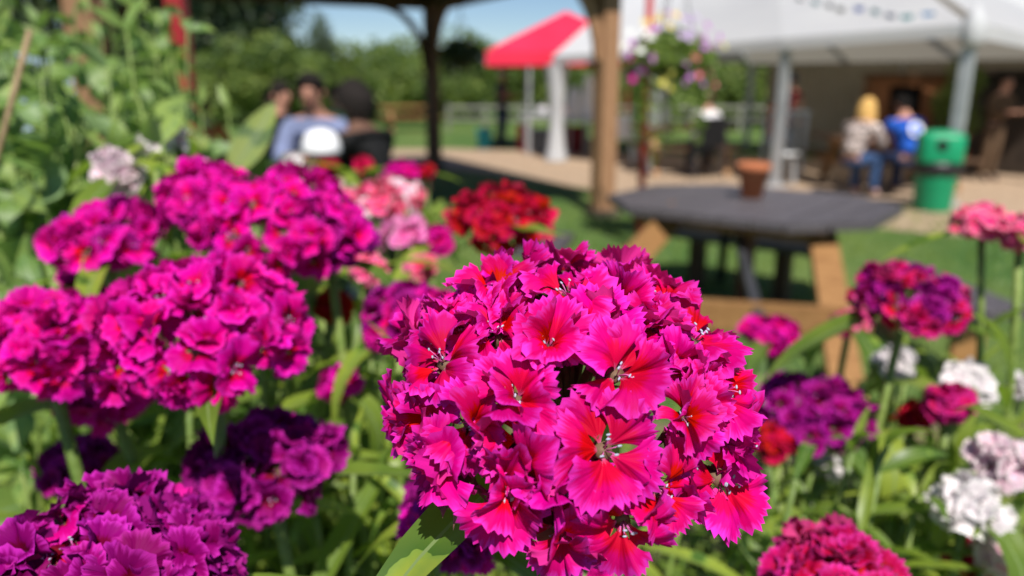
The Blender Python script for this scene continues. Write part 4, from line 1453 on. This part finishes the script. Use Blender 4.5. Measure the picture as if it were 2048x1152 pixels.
def floret_joined(mat):
    """five petals as one mesh, for heads too small in the picture to tell petals apart"""
    key = (mat, 'j')
    if key not in _pm:
        out = []
        for k in range(4):
            Ps, Fs, Us = [], [], []
            r_ = np.random.RandomState(k + 60)
            o = 0
            for i in range(5):
                P, F, U = petal_arrays(100 + k * 5 + i, 4, 4, 1.1)
                a = math.radians(72 * i) + r_.normal(0, .12); c = math.radians(r_.uniform(-5, 35))
                P = np.array([[math.cos(c) * p[0] - math.sin(c) * p[2] * 1, p[1], math.sin(c) * p[0] + math.cos(c) * p[2]] for p in P])
                P = np.stack([P[:, 0] * math.cos(a) - P[:, 1] * math.sin(a), P[:, 0] * math.sin(a) + P[:, 1] * math.cos(a), P[:, 2]], -1)
                Ps.append(P); Fs.append(F + o); Us.append(U); o += len(P)
            out.append(np_mesh('floret', np.concatenate(Ps), np.concatenate(Fs), np.concatenate(Us), mat))
        _pm[key] = out
    return _pm[key]


def _calyx():
    m = MB().tube([(0, 0, -.85), (0, 0, -.6), (0, 0, -.2), (0, 0, .06)], [.06, .11, .11, .14], 7)
    for k in range(5):
        a = k * 1.2566
        m.tube([(.11 * math.cos(a), .11 * math.sin(a), -.3), (.24 * math.cos(a), .24 * math.sin(a), .12)], [.035, .006], 4)
    return m.mesh('floret', 'calyx', True)


def _stamens(seed):
    r_ = random.Random(seed)
    m = MB(); tips = []
    for k in range(5):
        a = r_.uniform(0, 6.28); q = r_.uniform(.06, .2); h = r_.uniform(.2, .42)
        p = Vector((q * math.cos(a), q * math.sin(a), h))
        tips.append(p); m.tube([(0, 0, 0), p * .6 + Vector((0, 0, .05)), p], .010, 4)
    nf = len(m.f)
    for p in tips:
        m.blob(p, .030, 6, 5, (1.5, .7, .7))
    me = m.mesh('stamens', 'filament', True)
    me.materials.append(MATS['stamen'])
    for i, pl in enumerate(me.polygons):
        pl.material_index = 1 if i >= nf else 0
    return me


CALYX = _calyx()
STAMENS = [_stamens(s) for s in range(4)]


def leaf_arrays(seed, width, rows=9, droop=.25, fold=.25, pointed=1.0):
    rs = np.random.RandomState(seed)
    v = np.linspace(0, 1, rows); u = np.array([-1, -.5, 0, .5, 1.0])
    V_, U_ = np.meshgrid(v, u, indexing='ij')
    w = width * (np.sin(np.pi * np.clip(V_ * .93 + .06, 0, 1)) ** pointed) * (1 - .25 * V_)
    w = np.where(V_ > .97, .004, w)
    bend = droop * rs.uniform(.5, 1.4)
    x = np.sin(V_ * bend * 2) / (bend * 2) if bend > .02 else V_
    z = -(1 - np.cos(V_ * bend * 2)) / (bend * 2)
    y = w * U_ + .05 * np.sin(V_ * 2.2 + rs.uniform(0, 6)) * V_
    z = z + np.abs(U_) * w * fold + .012 * np.sin(V_ * 9 + rs.uniform(0, 6)) * np.abs(U_)
    P = np.stack([x, y, z], -1).reshape(-1, 3)
    return P, grid_faces(rows, 5), np.stack([(U_ + 1) / 2, V_], -1).reshape(-1, 2)


LANCE = [np_mesh('leaf', *leaf_arrays(k, .085 + .02 * (k % 3), 9, .15 + .25 * k, .35), 'leaf') for k in range(5)]
OVAL = [np_mesh('leaf', *leaf_arrays(20 + k, .19 + .03 * (k % 3), 9, .12 + .2 * k, .22, .85), 'leaf_broad') for k in range(5)]


def frame_z(n, roll):
    return n.to_track_quat('Z', 'Y').to_matrix().to_4x4() @ Matrix.Rotation(roll, 4, 'Z')


def leaf_mtx(pos, az, elev, size):
    return Matrix.Translation(pos) @ Matrix.Rotation(az, 4, 'Z') @ Matrix.Rotation(-elev, 4, 'Y') @ Matrix.Scale(size, 4)


def add_stem(t, a, b, r0, r1, lr, bow=.04, mat='stem'):
    """stem from a to b in the thing's own frame; returns points along it"""
    side = Vector((lr.uniform(-1, 1), lr.uniform(-1, 1), 0)) * bow
    pts = [a.lerp(b, w) + side * math.sin(w * math.pi) for w in [k / 8 for k in range(9)]]
    rad = [(r0 + (r1 - r0) * k / 8) * (1.22 if k % 2 == 0 else 1.0) for k in range(9)]
    MB().tube(pts, rad, 8).build('stem', mat, t, True)
    return pts


def add_floret(t, pos, nrm, R_, mat, lod, lr, cup=(-.2, 1.15), roll=None, meshes=None):
    M = Matrix.Translation(pos) @ frame_z(nrm, lr.uniform(0, 6.28) if roll is None else roll) @ Matrix.Scale(R_, 4)
    fl = obj('floret', CALYX, t, M)
    ms = petal_meshes(mat, lod)
    base = lr.uniform(*cup)
    for i in range(5):
        c = base + lr.gauss(0, .3)
        q = Matrix.Rotation(R(72) * i + lr.gauss(0, .10), 4, 'Z') @ Matrix.Rotation(-c, 4, 'Y') @ Matrix.Rotation(lr.gauss(.14, .12), 4, 'X') @ Matrix.Scale(lr.uniform(.9, 1.1), 4)
        obj('petal', lr.choice(ms), fl, q)
    if lod == 0 or lr.random() < .5:
        obj('stamens', lr.choice(STAMENS), fl, Matrix.Rotation(lr.uniform(0, 6), 4, 'Z'))


HEADS = []


def sweet_william(px, py, d, wpx, ratio, mat, n, label, lod=1, seed=0, tilt=(0, -.25, 1), base=None, fr=.0112, cap=1.75, leaves=6, heroes=(), stem_r=.0024,
                  group=None, jit=.35, second=None, leaf_len=.085):
    lr = random.Random(seed * 13 + 5)
    c = at_d(px, py, d)
    a = wpx * d / FPX / 2 - fr * (.95 if lod == 0 else .7)
    a = max(a, fr * .45)
    b = a * ratio * (1 if lod == 0 else .86)
    if base is None:
        bx = c.x * 1.02 + lr.uniform(-.04, .04); by = min(BY1 - .12, c.y + lr.uniform(.0, .08))
    else:
        bx, by = base
    B = Vector((bx, by, BED_Z))
    t = thing('sweet_william', label, 'flower', B, 0, group)
    A = Vector(tilt).normalized()
    Q = A.to_track_quat('Z', 'Y').to_matrix()
    cl = c - B
    pts = []
    def place(lx):
        # point and normal on the head, lx in the head's frame on the unit sphere
        p = Vector((lx.x * a, lx.y * a, lx.z * b))
        nn = Vector((lx.x / a, lx.y / a, lx.z / b)).normalized()
        return Q @ p, Q @ nn
    for (hx, hy, rr, cup_, mt) in heroes:
        # meet the head's own surface
        r = Q.transposed() @ ray(hx, hy); o = Q.transposed() @ (CAM - c)
        S = Vector((1 / a, 1 / a, 1 / b)); r = Vector(x * y for x, y in zip(r, S)); o = Vector(x * y for x, y in zip(o, S))
        aa, bb, cc = r.dot(r), 2 * r.dot(o), o.dot(o) - 1
        disc = bb * bb - 4 * aa * cc
        if disc < 0:
            disc = 0
        w = (-bb - math.sqrt(disc)) / (2 * aa)
        p, nn = place((o + r * w).normalized())
        to_cam = (CAM - (c + p)).normalized()
        nn = (nn * .9 + to_cam * .2 + Vector((lr.gauss(0, .22), lr.gauss(0, .22), lr.gauss(0, .22)))).normalized()
        add_floret(t, cl + p + nn * .003, nn, rr, mt or mat, lod, lr, cup=cup_)
        pts.append((p, rr * 1.0))
    k = 0; tries = 0
    want = n
    while k < want and tries < n * 30:
        tries += 1
        w = (k + .5) / want
        z = 1 - w * (1 - math.cos(cap)); th = k * 2.39996 + lr.gauss(0, .25) + (tries * .7 if tries > want else 0)
        z = max(-.9, min(.995, z + lr.gauss(0, .05)))
        s = math.sqrt(1 - z * z)
        p, nn = place(Vector((s * math.cos(th), s * math.sin(th), z)))
        k += 1
        if any((p - q).length < rr * .6 for q, rr in pts[:len(heroes)]):
            continue
        nn2 = (nn + Vector((lr.gauss(0, jit), lr.gauss(0, jit), lr.gauss(0, jit) + .12))).normalized()
        if nn2.dot(nn) < .45:
            nn2 = (nn2 + nn * 1.2).normalized()
        pos = cl + p * lr.uniform(.84, 1.07)
        R_ = fr * lr.uniform(.85, 1.12)
        m = mat if not second or lr.random() > second[1] else second[0]
        if lod < 2:
            add_floret(t, pos, nn2, R_, m, lod, lr)
        else:
            obj('floret', lr.choice(floret_joined(m)), t, Matrix.Translation(pos) @ frame_z(nn2, lr.uniform(0, 6)) @ Matrix.Scale(R_, 4))
    # stalks that carry the florets, and the needle bracts between them
    j = cl - A * b * .95
    mb = MB()
    for _ in range(26 if lod < 2 else 10):
        v = Vector((lr.gauss(0, .5), lr.gauss(0, .5), 1)).normalized()
        q = Q @ Vector((v.x * a * .75, v.y * a * .75, v.z * b * .55))
        mb.tube([j, cl + q * .55 - A * b * .1, cl + q], [.0011, .0009, .0003], 4)
    mb.build('bracts', 'bract', t, kind='stuff')
    pt = add_stem(t, Vector((0, 0, -.02)), j + A * .004, stem_r * 1.25, stem_r, lr, bow=lr.uniform(.01, .05))
    lv = LANCE
    for q in range(leaves):
        i = 8 - (q // 2) * 2 if q < 2 else 7 - (q // 2 - 1) * 2
        i = max(1, min(8, i))
        az = (q // 2) * 1.57 + (q % 2) * math.pi + lr.uniform(-.4, .4) + seed
        obj('leaf', lr.choice(lv), t, leaf_mtx(pt[i], az, lr.uniform(-.3, .35) if q < 2 else lr.uniform(.1, .9), leaf_len * lr.uniform(.7, 1.2)))
    HEADS.append((c, a))
    return t, c, a, cl, pt


# ---- the sharp head in the middle
hero = [(1195, 905, .0128, (.10, .30), None), (1140, 615, .0122, (.15, .35), None), (1000, 612, .0115, (.05, .4), None), (905, 745, .0118, (.1, .4), None), (1370, 705, .0122, (.0, .3), None),
        (1310, 640, .0105, (.1, .6), None), (1420, 790, .0125, (.0, .3), None), (810, 830, .0105, (.2, .7), None), (1010, 960, .0115, (.1, .4), None), (1240, 1010, .0115, (.2, .6), None),
        (1440, 960, .0125, (.0, .5), None), (1040, 810, .0110, (.3, .9), None), (1220, 760, .0118, (.2, .8), None), (1090, 720, .0112, (.3, .9), None), (940, 850, .0105, (.4, .9), None), (1500, 880, .0115, (.1, .5), None),
        (850, 690, .0112, (.3, .9), None), (1120, 520, .0112, (.5, 1.0), None), (1250, 580, .0108, (.3, .9), None)]
mt, mc, ma, mcl, mpt = sweet_william(1150, 793, .183, 758, .60, 'petal_magenta', 140, 'large sharp magenta sweet william head with red centred florets before the picnic table', lod=0, seed=1,
                                     tilt=(.12, -.32, 1), base=(.05, .34), fr=.0103, cap=1.8, leaves=6, heroes=hero, stem_r=.0029, jit=.6, leaf_len=.07, second=('petal_hot', .22))
# withered florets hanging in the gap and thin tendrils
lr = random.Random(3)
for (hx, hy) in ((905, 905), (930, 890), (1120, 1000), (945, 855)):
    q = at_d(hx, hy, .158) - mt.location
    P, F, U = petal_arrays(700 + hx, 5, 6, 5.0)
    P[:, 1] *= .5; P[:, 2] *= 2.2
    o = obj('withered_petal', np_mesh('withered_petal', P, F, U, 'withered'), mt, Matrix.Translation(q) @ Matrix.Rotation(lr.uniform(0, 6), 4, 'Z') @ Matrix.Rotation(1.2 + lr.uniform(-.3, .3), 4, 'Y') @ Matrix.Scale(.009, 4))
MB().tube([at_d(x, y, dd) - mt.location for x, y, dd in ((955, 850, .165), (957, 905, .158), (945, 960, .157), (930, 1000, .158), (928, 985, .158))], .0004, 4).build('tendril', 'bract', mt)

# ---- the others, each with its own colour, size and neighbours
SW = [
    # px, py, d, width, ratio, mat, n, label, lod, seed, extra
    (412, 640, .300, 400, .82, 'petal_hot', 66, 'big round magenta head in full sun beside the sharp head, florets with pink rims', 1, 2, {}),
    (85, 668, .330, 290, .62, 'petal_hot', 46, 'magenta head standing left of the big round one above a shaded stem', 1, 3, {}),
    (200, 1150, .205, 520, .62, 'petal_purple_and_shade', 62, 'magenta head, shade coloured in as dark purple, with fringed pink rims low under the other heads', 1, 4, dict(tilt=(.1, -.3, 1), second=('petal_hot', .15))),
    (560, 425, .420, 330, .72, 'petal_hot', 52, 'broad magenta head behind the big round one, below the white cap', 1, 5, {}),
    (655, 470, .425, 200, .95, 'petal_hot', 34, 'magenta head with purple florets standing for its shaded flank, joined to the broad head', 1, 6, dict(second=('petal_purple_and_shade', .4))),
    (415, 378, .450, 200, .62, 'petal_hot', 34, 'magenta head poking up between the low wide head and the broad head', 1, 7, dict(second=('petal_rose', .12))),
    (215, 460, .440, 235, .52, 'petal_hot', 36, 'low wide magenta head in front of the broad oval leaves', 1, 8, dict(second=('petal_purple_and_shade', .25))),
    (535, 915, .330, 290, .62, 'petal_purple_and_shade', 40, 'deep purple head with shade put into its petal colour, under the big round head', 1, 9, {}),
    (215, 770, .370, 170, .70, 'petal_hot', 24, 'small magenta head tucked beneath the big round head', 1, 10, {}),
    (160, 925, .400, 150, .60, 'petal_purple_and_shade', 22, 'small magenta head with shade coloured in as purple, low among the leaves', 1, 11, {}),
    (920, 1010, .290, 250, .75, 'petal_purple_and_shade', 36, 'purple magenta head half hidden under the sharp head', 1, 12, dict(second=('petal_hot', .35))),
    (820, 620, .420, 190, .60, 'petal_purple_and_shade', 32, 'magenta head with purple florets standing for its shaded top, just behind the sharp head', 1, 13, dict(second=('petal_hot', .5))),
    (1165, 1120, .360, 120, .8, 'petal_hot', 16, 'small magenta head directly below the sharp head', 1, 14, {}),
    (1000, 425, .540, 205, .60, 'petal_crimson', 42, 'deep crimson red head standing in front of the lawn shadow', 1, 15, {}),
    (1815, 585, .480, 225, .50, 'petal_cerise', 44, 'dark cerise dome head in front of the picnic bench', 1, 16, dict(second=('petal_purple_and_shade', .35), leaf_len=.1)),
    (1543, 662, .650, 125, .50, 'petal_hot', 26, 'small flat bright magenta head in front of the picnic table beam', 2, 17, dict(leaves=2)),
    (1632, 808, .500, 235, .48, 'petal_purple_and_shade', 36, 'violet purple flat head between the sharp head and the white flowers', 1, 18, {}),
    (1545, 880, .480, 90, .7, 'petal_crimson', 12, 'small crimson red head against the edge of the sharp head', 2, 19, {}),
    (1670, 1145, .270, 270, .42, 'petal_cerise', 30, 'open cerise red head at the foot of the white flowers', 1, 20, dict(leaf_len=.045)),
    (1985, 1150, .420, 190, .45, 'petal_crimson', 20, 'red head just under the blush white flowers', 1, 21, {}),
    (1965, 438, .560, 110, .62, 'petal_salmon', 20, 'salmon pink head rising over the gravel path', 2, 22, dict(leaves=4)),
    (2042, 462, .540, 90, 1.0, 'petal_salmon', 16, 'narrow salmon pink head next to the one over the gravel path', 2, 23, dict(leaves=4)),
    (1700, 640, .620, 75, .70, 'petal_salmon', 9, 'small salmon pink head below the dark cerise dome', 2, 24, {}),
    (1790, 720, .560, 85, .60, 'petal_white', 9, 'small white head on the stem under the dark cerise dome', 2, 25, {}),
    (1935, 760, .500, 120, .50, 'petal_white', 16, 'white head with magenta eye rings in front of the bench leg', 2, 26, {}),
    (1905, 800, .460, 95, .70, 'petal_cerise', 14, 'cerise red head nestled against the white one by the bench leg', 2, 27, {}),
    (2045, 775, .600, 60, .6, 'petal_white', 7, 'tiny white head alone against the lawn', 2, 28, {}),
    (2005, 915, .420, 140, .5, 'petal_blush', 15, 'blush white head with pink veins above brown bracts', 1, 29, {}),
    (1932, 1005, .400, 150, .5, 'petal_white', 15, 'wide white head with pale pink middles among narrow leaves', 1, 30, {}),
    (1995, 1105, .400, 55, .75, 'petal_blush', 5, 'single small blush white cluster under the wide white head', 2, 31, {}),
    (1645, 930, .560, 70, .7, 'petal_white', 7, 'small white cluster among leaves below the violet head', 2, 32, {}),
    (1775, 985, .560, 60, .7, 'petal_white', 6, 'tiny white cluster between green stems', 2, 33, {}),
    (1825, 830, .560, 70, .8, 'petal_crimson', 8, 'small crimson cluster beside the green stem', 2, 34, {}),
    (770, 388, .700, 165, .42, 'petal_salmon', 32, 'coral pink head with white flecks in front of the gazebo lawn', 2, 35, dict(second=('petal_blush', .2))),
    (690, 400, .690, 90, .60, 'petal_salmon', 14, 'coral red head beside the broad magenta head', 2, 36, {}),
    (800, 343, .900, 72, .55, 'petal_hot', 14, 'small bright pink head above the coral ones', 2, 37, {}),
    (848, 340, .950, 50, .60, 'petal_crimson', 9, 'tiny crimson head next to the small bright pink one', 2, 38, {}),
    (725, 330, .950, 50, .60, 'petal_crimson', 9, 'tiny crimson head in front of the person in black', 2, 39, {}),
    (655, 332, .850, 60, .45, 'petal_crimson', 9, 'tiny red head at the collar of the person in the white cap', 2, 40, {}),
    (810, 462, .640, 120, .45, 'petal_rose', 14, 'pale rose pink head beside the crimson red head', 2, 41, {}),
    (870, 475, .640, 80, .60, 'petal_hot', 10, 'small magenta head touching the crimson red head', 2, 42, {}),
    (845, 535, .600, 60, .60, 'petal_salmon', 7, 'tiny coral head below the pale rose one', 2, 43, {}),
    (740, 535, .520, 70, .50, 'petal_salmon', 8, 'tiny coral head under the shaded purple flank', 2, 44, {}),
    (665, 608, .480, 70, .70, 'petal_crimson', 7, 'tiny red head opening beside the big round magenta head', 2, 45, {}),
    (240, 345, .520, 96, .70, 'petal_blush', 18, 'blush pink head among the tall leafy stems', 2, 46, {}),
    (222, 318, .530, 60, .5, 'petal_blush', 7, 'tiny blush head on top of the blush pink one', 2, 47, {}),
    (312, 282, .560, 76, .5, 'petal_white', 11, 'creamy white head above the low wide magenta head', 2, 48, {}),
    (352, 280, .570, 44, .7, 'petal_white', 5, 'tiny white cluster right by the creamy white head', 2, 49, {}),
    (368, 312, .780, 34, .7, 'petal_white', 4, 'tiny white cluster under the creamy white head', 2, 50, {}),
    (585, 322, .800, 45, .6, 'petal_white', 5, 'tiny white cluster at the shoulder of the person in the white cap', 2, 51, {}),
    (160, 570, .460, 80, .8, 'petal_hot', 7, 'loose pink buds under the low wide magenta head', 2, 52, {}),
    (680, 770, .430, 50, .9, 'petal_hot', 5, 'tiny magenta bud beside the big round head stem', 2, 53, {}),
]
for (px, py, d, w, ratio, mat, n, label, lod, seed, ex) in SW:
    sweet_william(px, py + .075 * w, d, w, ratio, mat, n, label, lod=lod, seed=seed, **ex)


# ---------------------------------------------------------------- leafy stems
def leafy_stem(px, py, d, label, group, kind, pairs, leaf, seed, lean=.05, stem_r=.0022, mat='stem', down=None, name='leafy_stem', elev=(.1, .9), base=None, roll=.25):
    lr = random.Random(seed)
    top = at_d(px, py, d)
    if down: z0 = max(BED_Z, top.z - down)
    else: z0 = BED_Z
    bx, by = base or (top.x + lr.uniform(-lean, lean), top.y + lr.uniform(0, lean))
    bx = max(BX0 + .08, min(BX1 - .08, bx)); by = max(BY0 + .08, min(BY1 - .08, by))
    B = Vector((bx, by, BED_Z))
    t = thing(name, label, 'plant', B, 0, group)
    pts = add_stem(t, Vector((0, 0, -.02)), top - B, stem_r * 1.3, stem_r * .6, lr, bow=.03, mat=mat)
    h = (top - B).length
    meshes = LANCE if kind == 'lance' else OVAL
    vis = min(h, down or h)
    az = lr.uniform(0, 6.28)
    for k in range(pairs):
        w = 1 - (k / max(1, pairs)) * vis / h
        x = w * 8; i = min(7, int(x)); p = pts[i].lerp(pts[i + 1], x - i)
        az += 1.4 + lr.uniform(-.35, .35)
        sz = leaf * lr.uniform(.75, 1.2) * (.55 + .45 * min(1, k / 2.5))
        for s in (0, math.pi):
            if lr.random() < .94:
                obj('leaf', lr.choice(meshes), t, leaf_mtx(p, az + s + lr.gauss(0, .2), lr.uniform(*elev) + (.35 if k == 0 else 0), sz) @ Matrix.Rotation(lr.gauss(0, roll), 4, 'X'))
    return t


# tall oval-leaved stems before the gazebo's near posts
TALL = 'tall pale green stem with opposite oval leaves in the thicket before the timber posts'
k = 0
lrnd = random.Random(11)
for px in range(-90, 320, 24):
    for row in range(2):
        d = lrnd.uniform(.55, .75) if row == 0 else lrnd.uniform(.8, 1.25)
        py = lrnd.uniform(-60, 70) + max(0, px - 180) * .35 + (150 if row == 0 else 0) * (lrnd.random() < .6)
        if 20 < px < 190: py += 130 if row == 0 else 60
        leafy_stem(px + lrnd.uniform(-14, 14), py, d, TALL, 'tall stems in the oval-leaved thicket', 'oval', lrnd.randint(11, 14), lrnd.uniform(.05, .072) * (.75 + .3 * d), 1000 + k, down=.42, stem_r=.0013, elev=(-.9, 1.1), roll=.7)
        k += 1
for px, py, d in ((375, 60, .7), (345, 110, .75), (300, 30, .8), (330, 20, .95), (400, 210, .9), (455, 215, .85)):
    leafy_stem(px, py, d, 'slender leafy stem with pale oval leaves reaching up past the red post', 'stems by the red post', 'oval', 6, .055, 1300 + px, down=.35, stem_r=.0013, elev=(-.9, 1.1), roll=.7)
# low oval leaves at the foot of the thicket
for j in range(34):
    px = lrnd.uniform(-60, 330); py = lrnd.uniform(240, 620); d = lrnd.uniform(.5, .9)
    leafy_stem(px, py, d, 'low stem with broad oval leaves at the foot of the thicket', 'low stems at the foot of the thicket', 'oval', 5, lrnd.uniform(.055, .085), 1500 + j, down=.2, elev=(-.9, 1.1), roll=.7)


def big_leaf(px0, py0, px1, py1, d, wid, label, seed):
    a = at_d(px0, py0, d); b = at_d(px1, py1, d * 1.02)
    B = Vector((a.x, min(BY1 - .1, a.y + .02), BED_Z))
    t = thing('broad_leaf_plant', label, 'plant', B)
    lr_ = random.Random(seed)
    add_stem(t, Vector((0, 0, -.02)), a - B, .004, .0025, lr_, .02)
    x = (b - a); L = x.length; x.normalize()
    tc = (CAM - a).normalized() * .6 + Vector((0.2, 0, .8))
    z = (tc - x * tc.dot(x)).normalized(); y = z.cross(x)
    M = Matrix((x, y, z)).transposed().to_4x4()
    M.translation = a - B
    me = np_mesh('leaf', *leaf_arrays(seed, wid, 11, .12, .2, .75), 'leaf_tree')
    obj('leaf', me, t, M @ Matrix.Scale(L, 4))


big_leaf(462, 350, 548, 195, .72, .20, 'single broad upright green leaf in front of the seated group', 3)
big_leaf(510, 390, 490, 230, .74, .19, 'broad green leaf leaning beside the upright one', 4)
big_leaf(30, 385, 165, 385, .60, .27, 'large oval leaf lying flat in the thicket', 5)
big_leaf(95, 520, 150, 400, .58, .22, 'broad leaf slanting under the large oval one', 6)
big_leaf(320, 350, 420, 270, .7, .26, 'bright green broad leaf near the creamy white head', 7)
big_leaf(1520, 750, 1640, 720, .75, .33, 'rounded dull green leaf behind the violet head', 8)

# narrow-leaved stems filling the bed
zones = [  # px range, py range, depth range, count, where it stands
    (330, 760, 560, 1100, .40, .75, 46, 'beneath the big round magenta head'), (560, 1000, 545, 760, .55, .95, 34, 'under the coral and crimson heads'),
    (640, 900, 640, 1150, .36, .6, 26, 'in the gap between the big round head and the sharp one'), (0, 330, 760, 1150, .36, .6, 24, 'around the dark purple head with fringed rims'),
    (1480, 1760, 900, 1150, .36, .7, 26, 'below the violet purple flat head'), (1700, 2100, 850, 1150, .40, .7, 30, 'among the white and blush heads'),
    (1640, 2060, 700, 900, .55, .75, 14, 'under the dark cerise dome'), (880, 1500, 900, 1200, .45, .7, 22, 'directly behind and under the sharp head')]
k = 0
for x0, x1, y0, y1, d0, d1, n, where in zones:
    for j in range(n):
        leafy_stem(lrnd.uniform(x0, x1), lrnd.uniform(y0, y1), lrnd.uniform(d0, d1), 'narrow leaved green stem ' + where, 'narrow-leaved stems ' + where, 'lance', lrnd.randint(4, 6), lrnd.uniform(.055, .085), 2000 + k, down=.22)
        k += 1
# a few named ones that stand out
leafy_stem(60, 60, .52, 'bare tan stalk leaning across the thicket', None, 'oval', 0, .04, 3001, mat='stem_tan', stem_r=.0028, base=(at_d(60, 40, .52).x - .30, at_d(60, 40, .52).y), name='dry_stalk')


# low ground cover that fills the gaps between the stems
def ground_cover():
    rs = np.random.RandomState(8)
    n = 4200
    P0, F0, U0 = leaf_arrays(77, .16, 5, .35, .3)
    x = rs.uniform(BX0 + .08, BX1 - .08, n); y = rs.uniform(.22, BY1 - .08, n)
    hmax = np.where(x > .25, .15, .2)
    z = BED_Z + rs.uniform(.0, 1, n) ** 1.3 * hmax
    az = rs.uniform(0, 6.28, n); el = rs.uniform(-.3, .9, n); s = rs.uniform(.03, .065, n)
    ca, sa, ce, se = np.cos(az), np.sin(az), np.cos(el), np.sin(el)
    X = P0[None, :, 0] * ce[:, None] - P0[None, :, 2] * se[:, None]
    Z = P0[None, :, 0] * se[:, None] + P0[None, :, 2] * ce[:, None]
    Y = np.repeat(P0[None, :, 1], n, 0)
    V = np.stack([(X * ca[:, None] - Y * sa[:, None]) * s[:, None] + x[:, None], (X * sa[:, None] + Y * ca[:, None]) * s[:, None] + y[:, None], Z * s[:, None] + z[:, None]], -1).reshape(-1, 3)
    F = (F0[None] + (np.arange(n) * len(P0))[:, None, None]).reshape(-1, 4)
    obj('ground_cover', np_mesh('ground_cover', V, F, np.tile(U0, (n, 1)), 'leaf'), kind='stuff', label='dense low leaves covering the soil of the flower bed', cat='ground cover')


ground_cover()
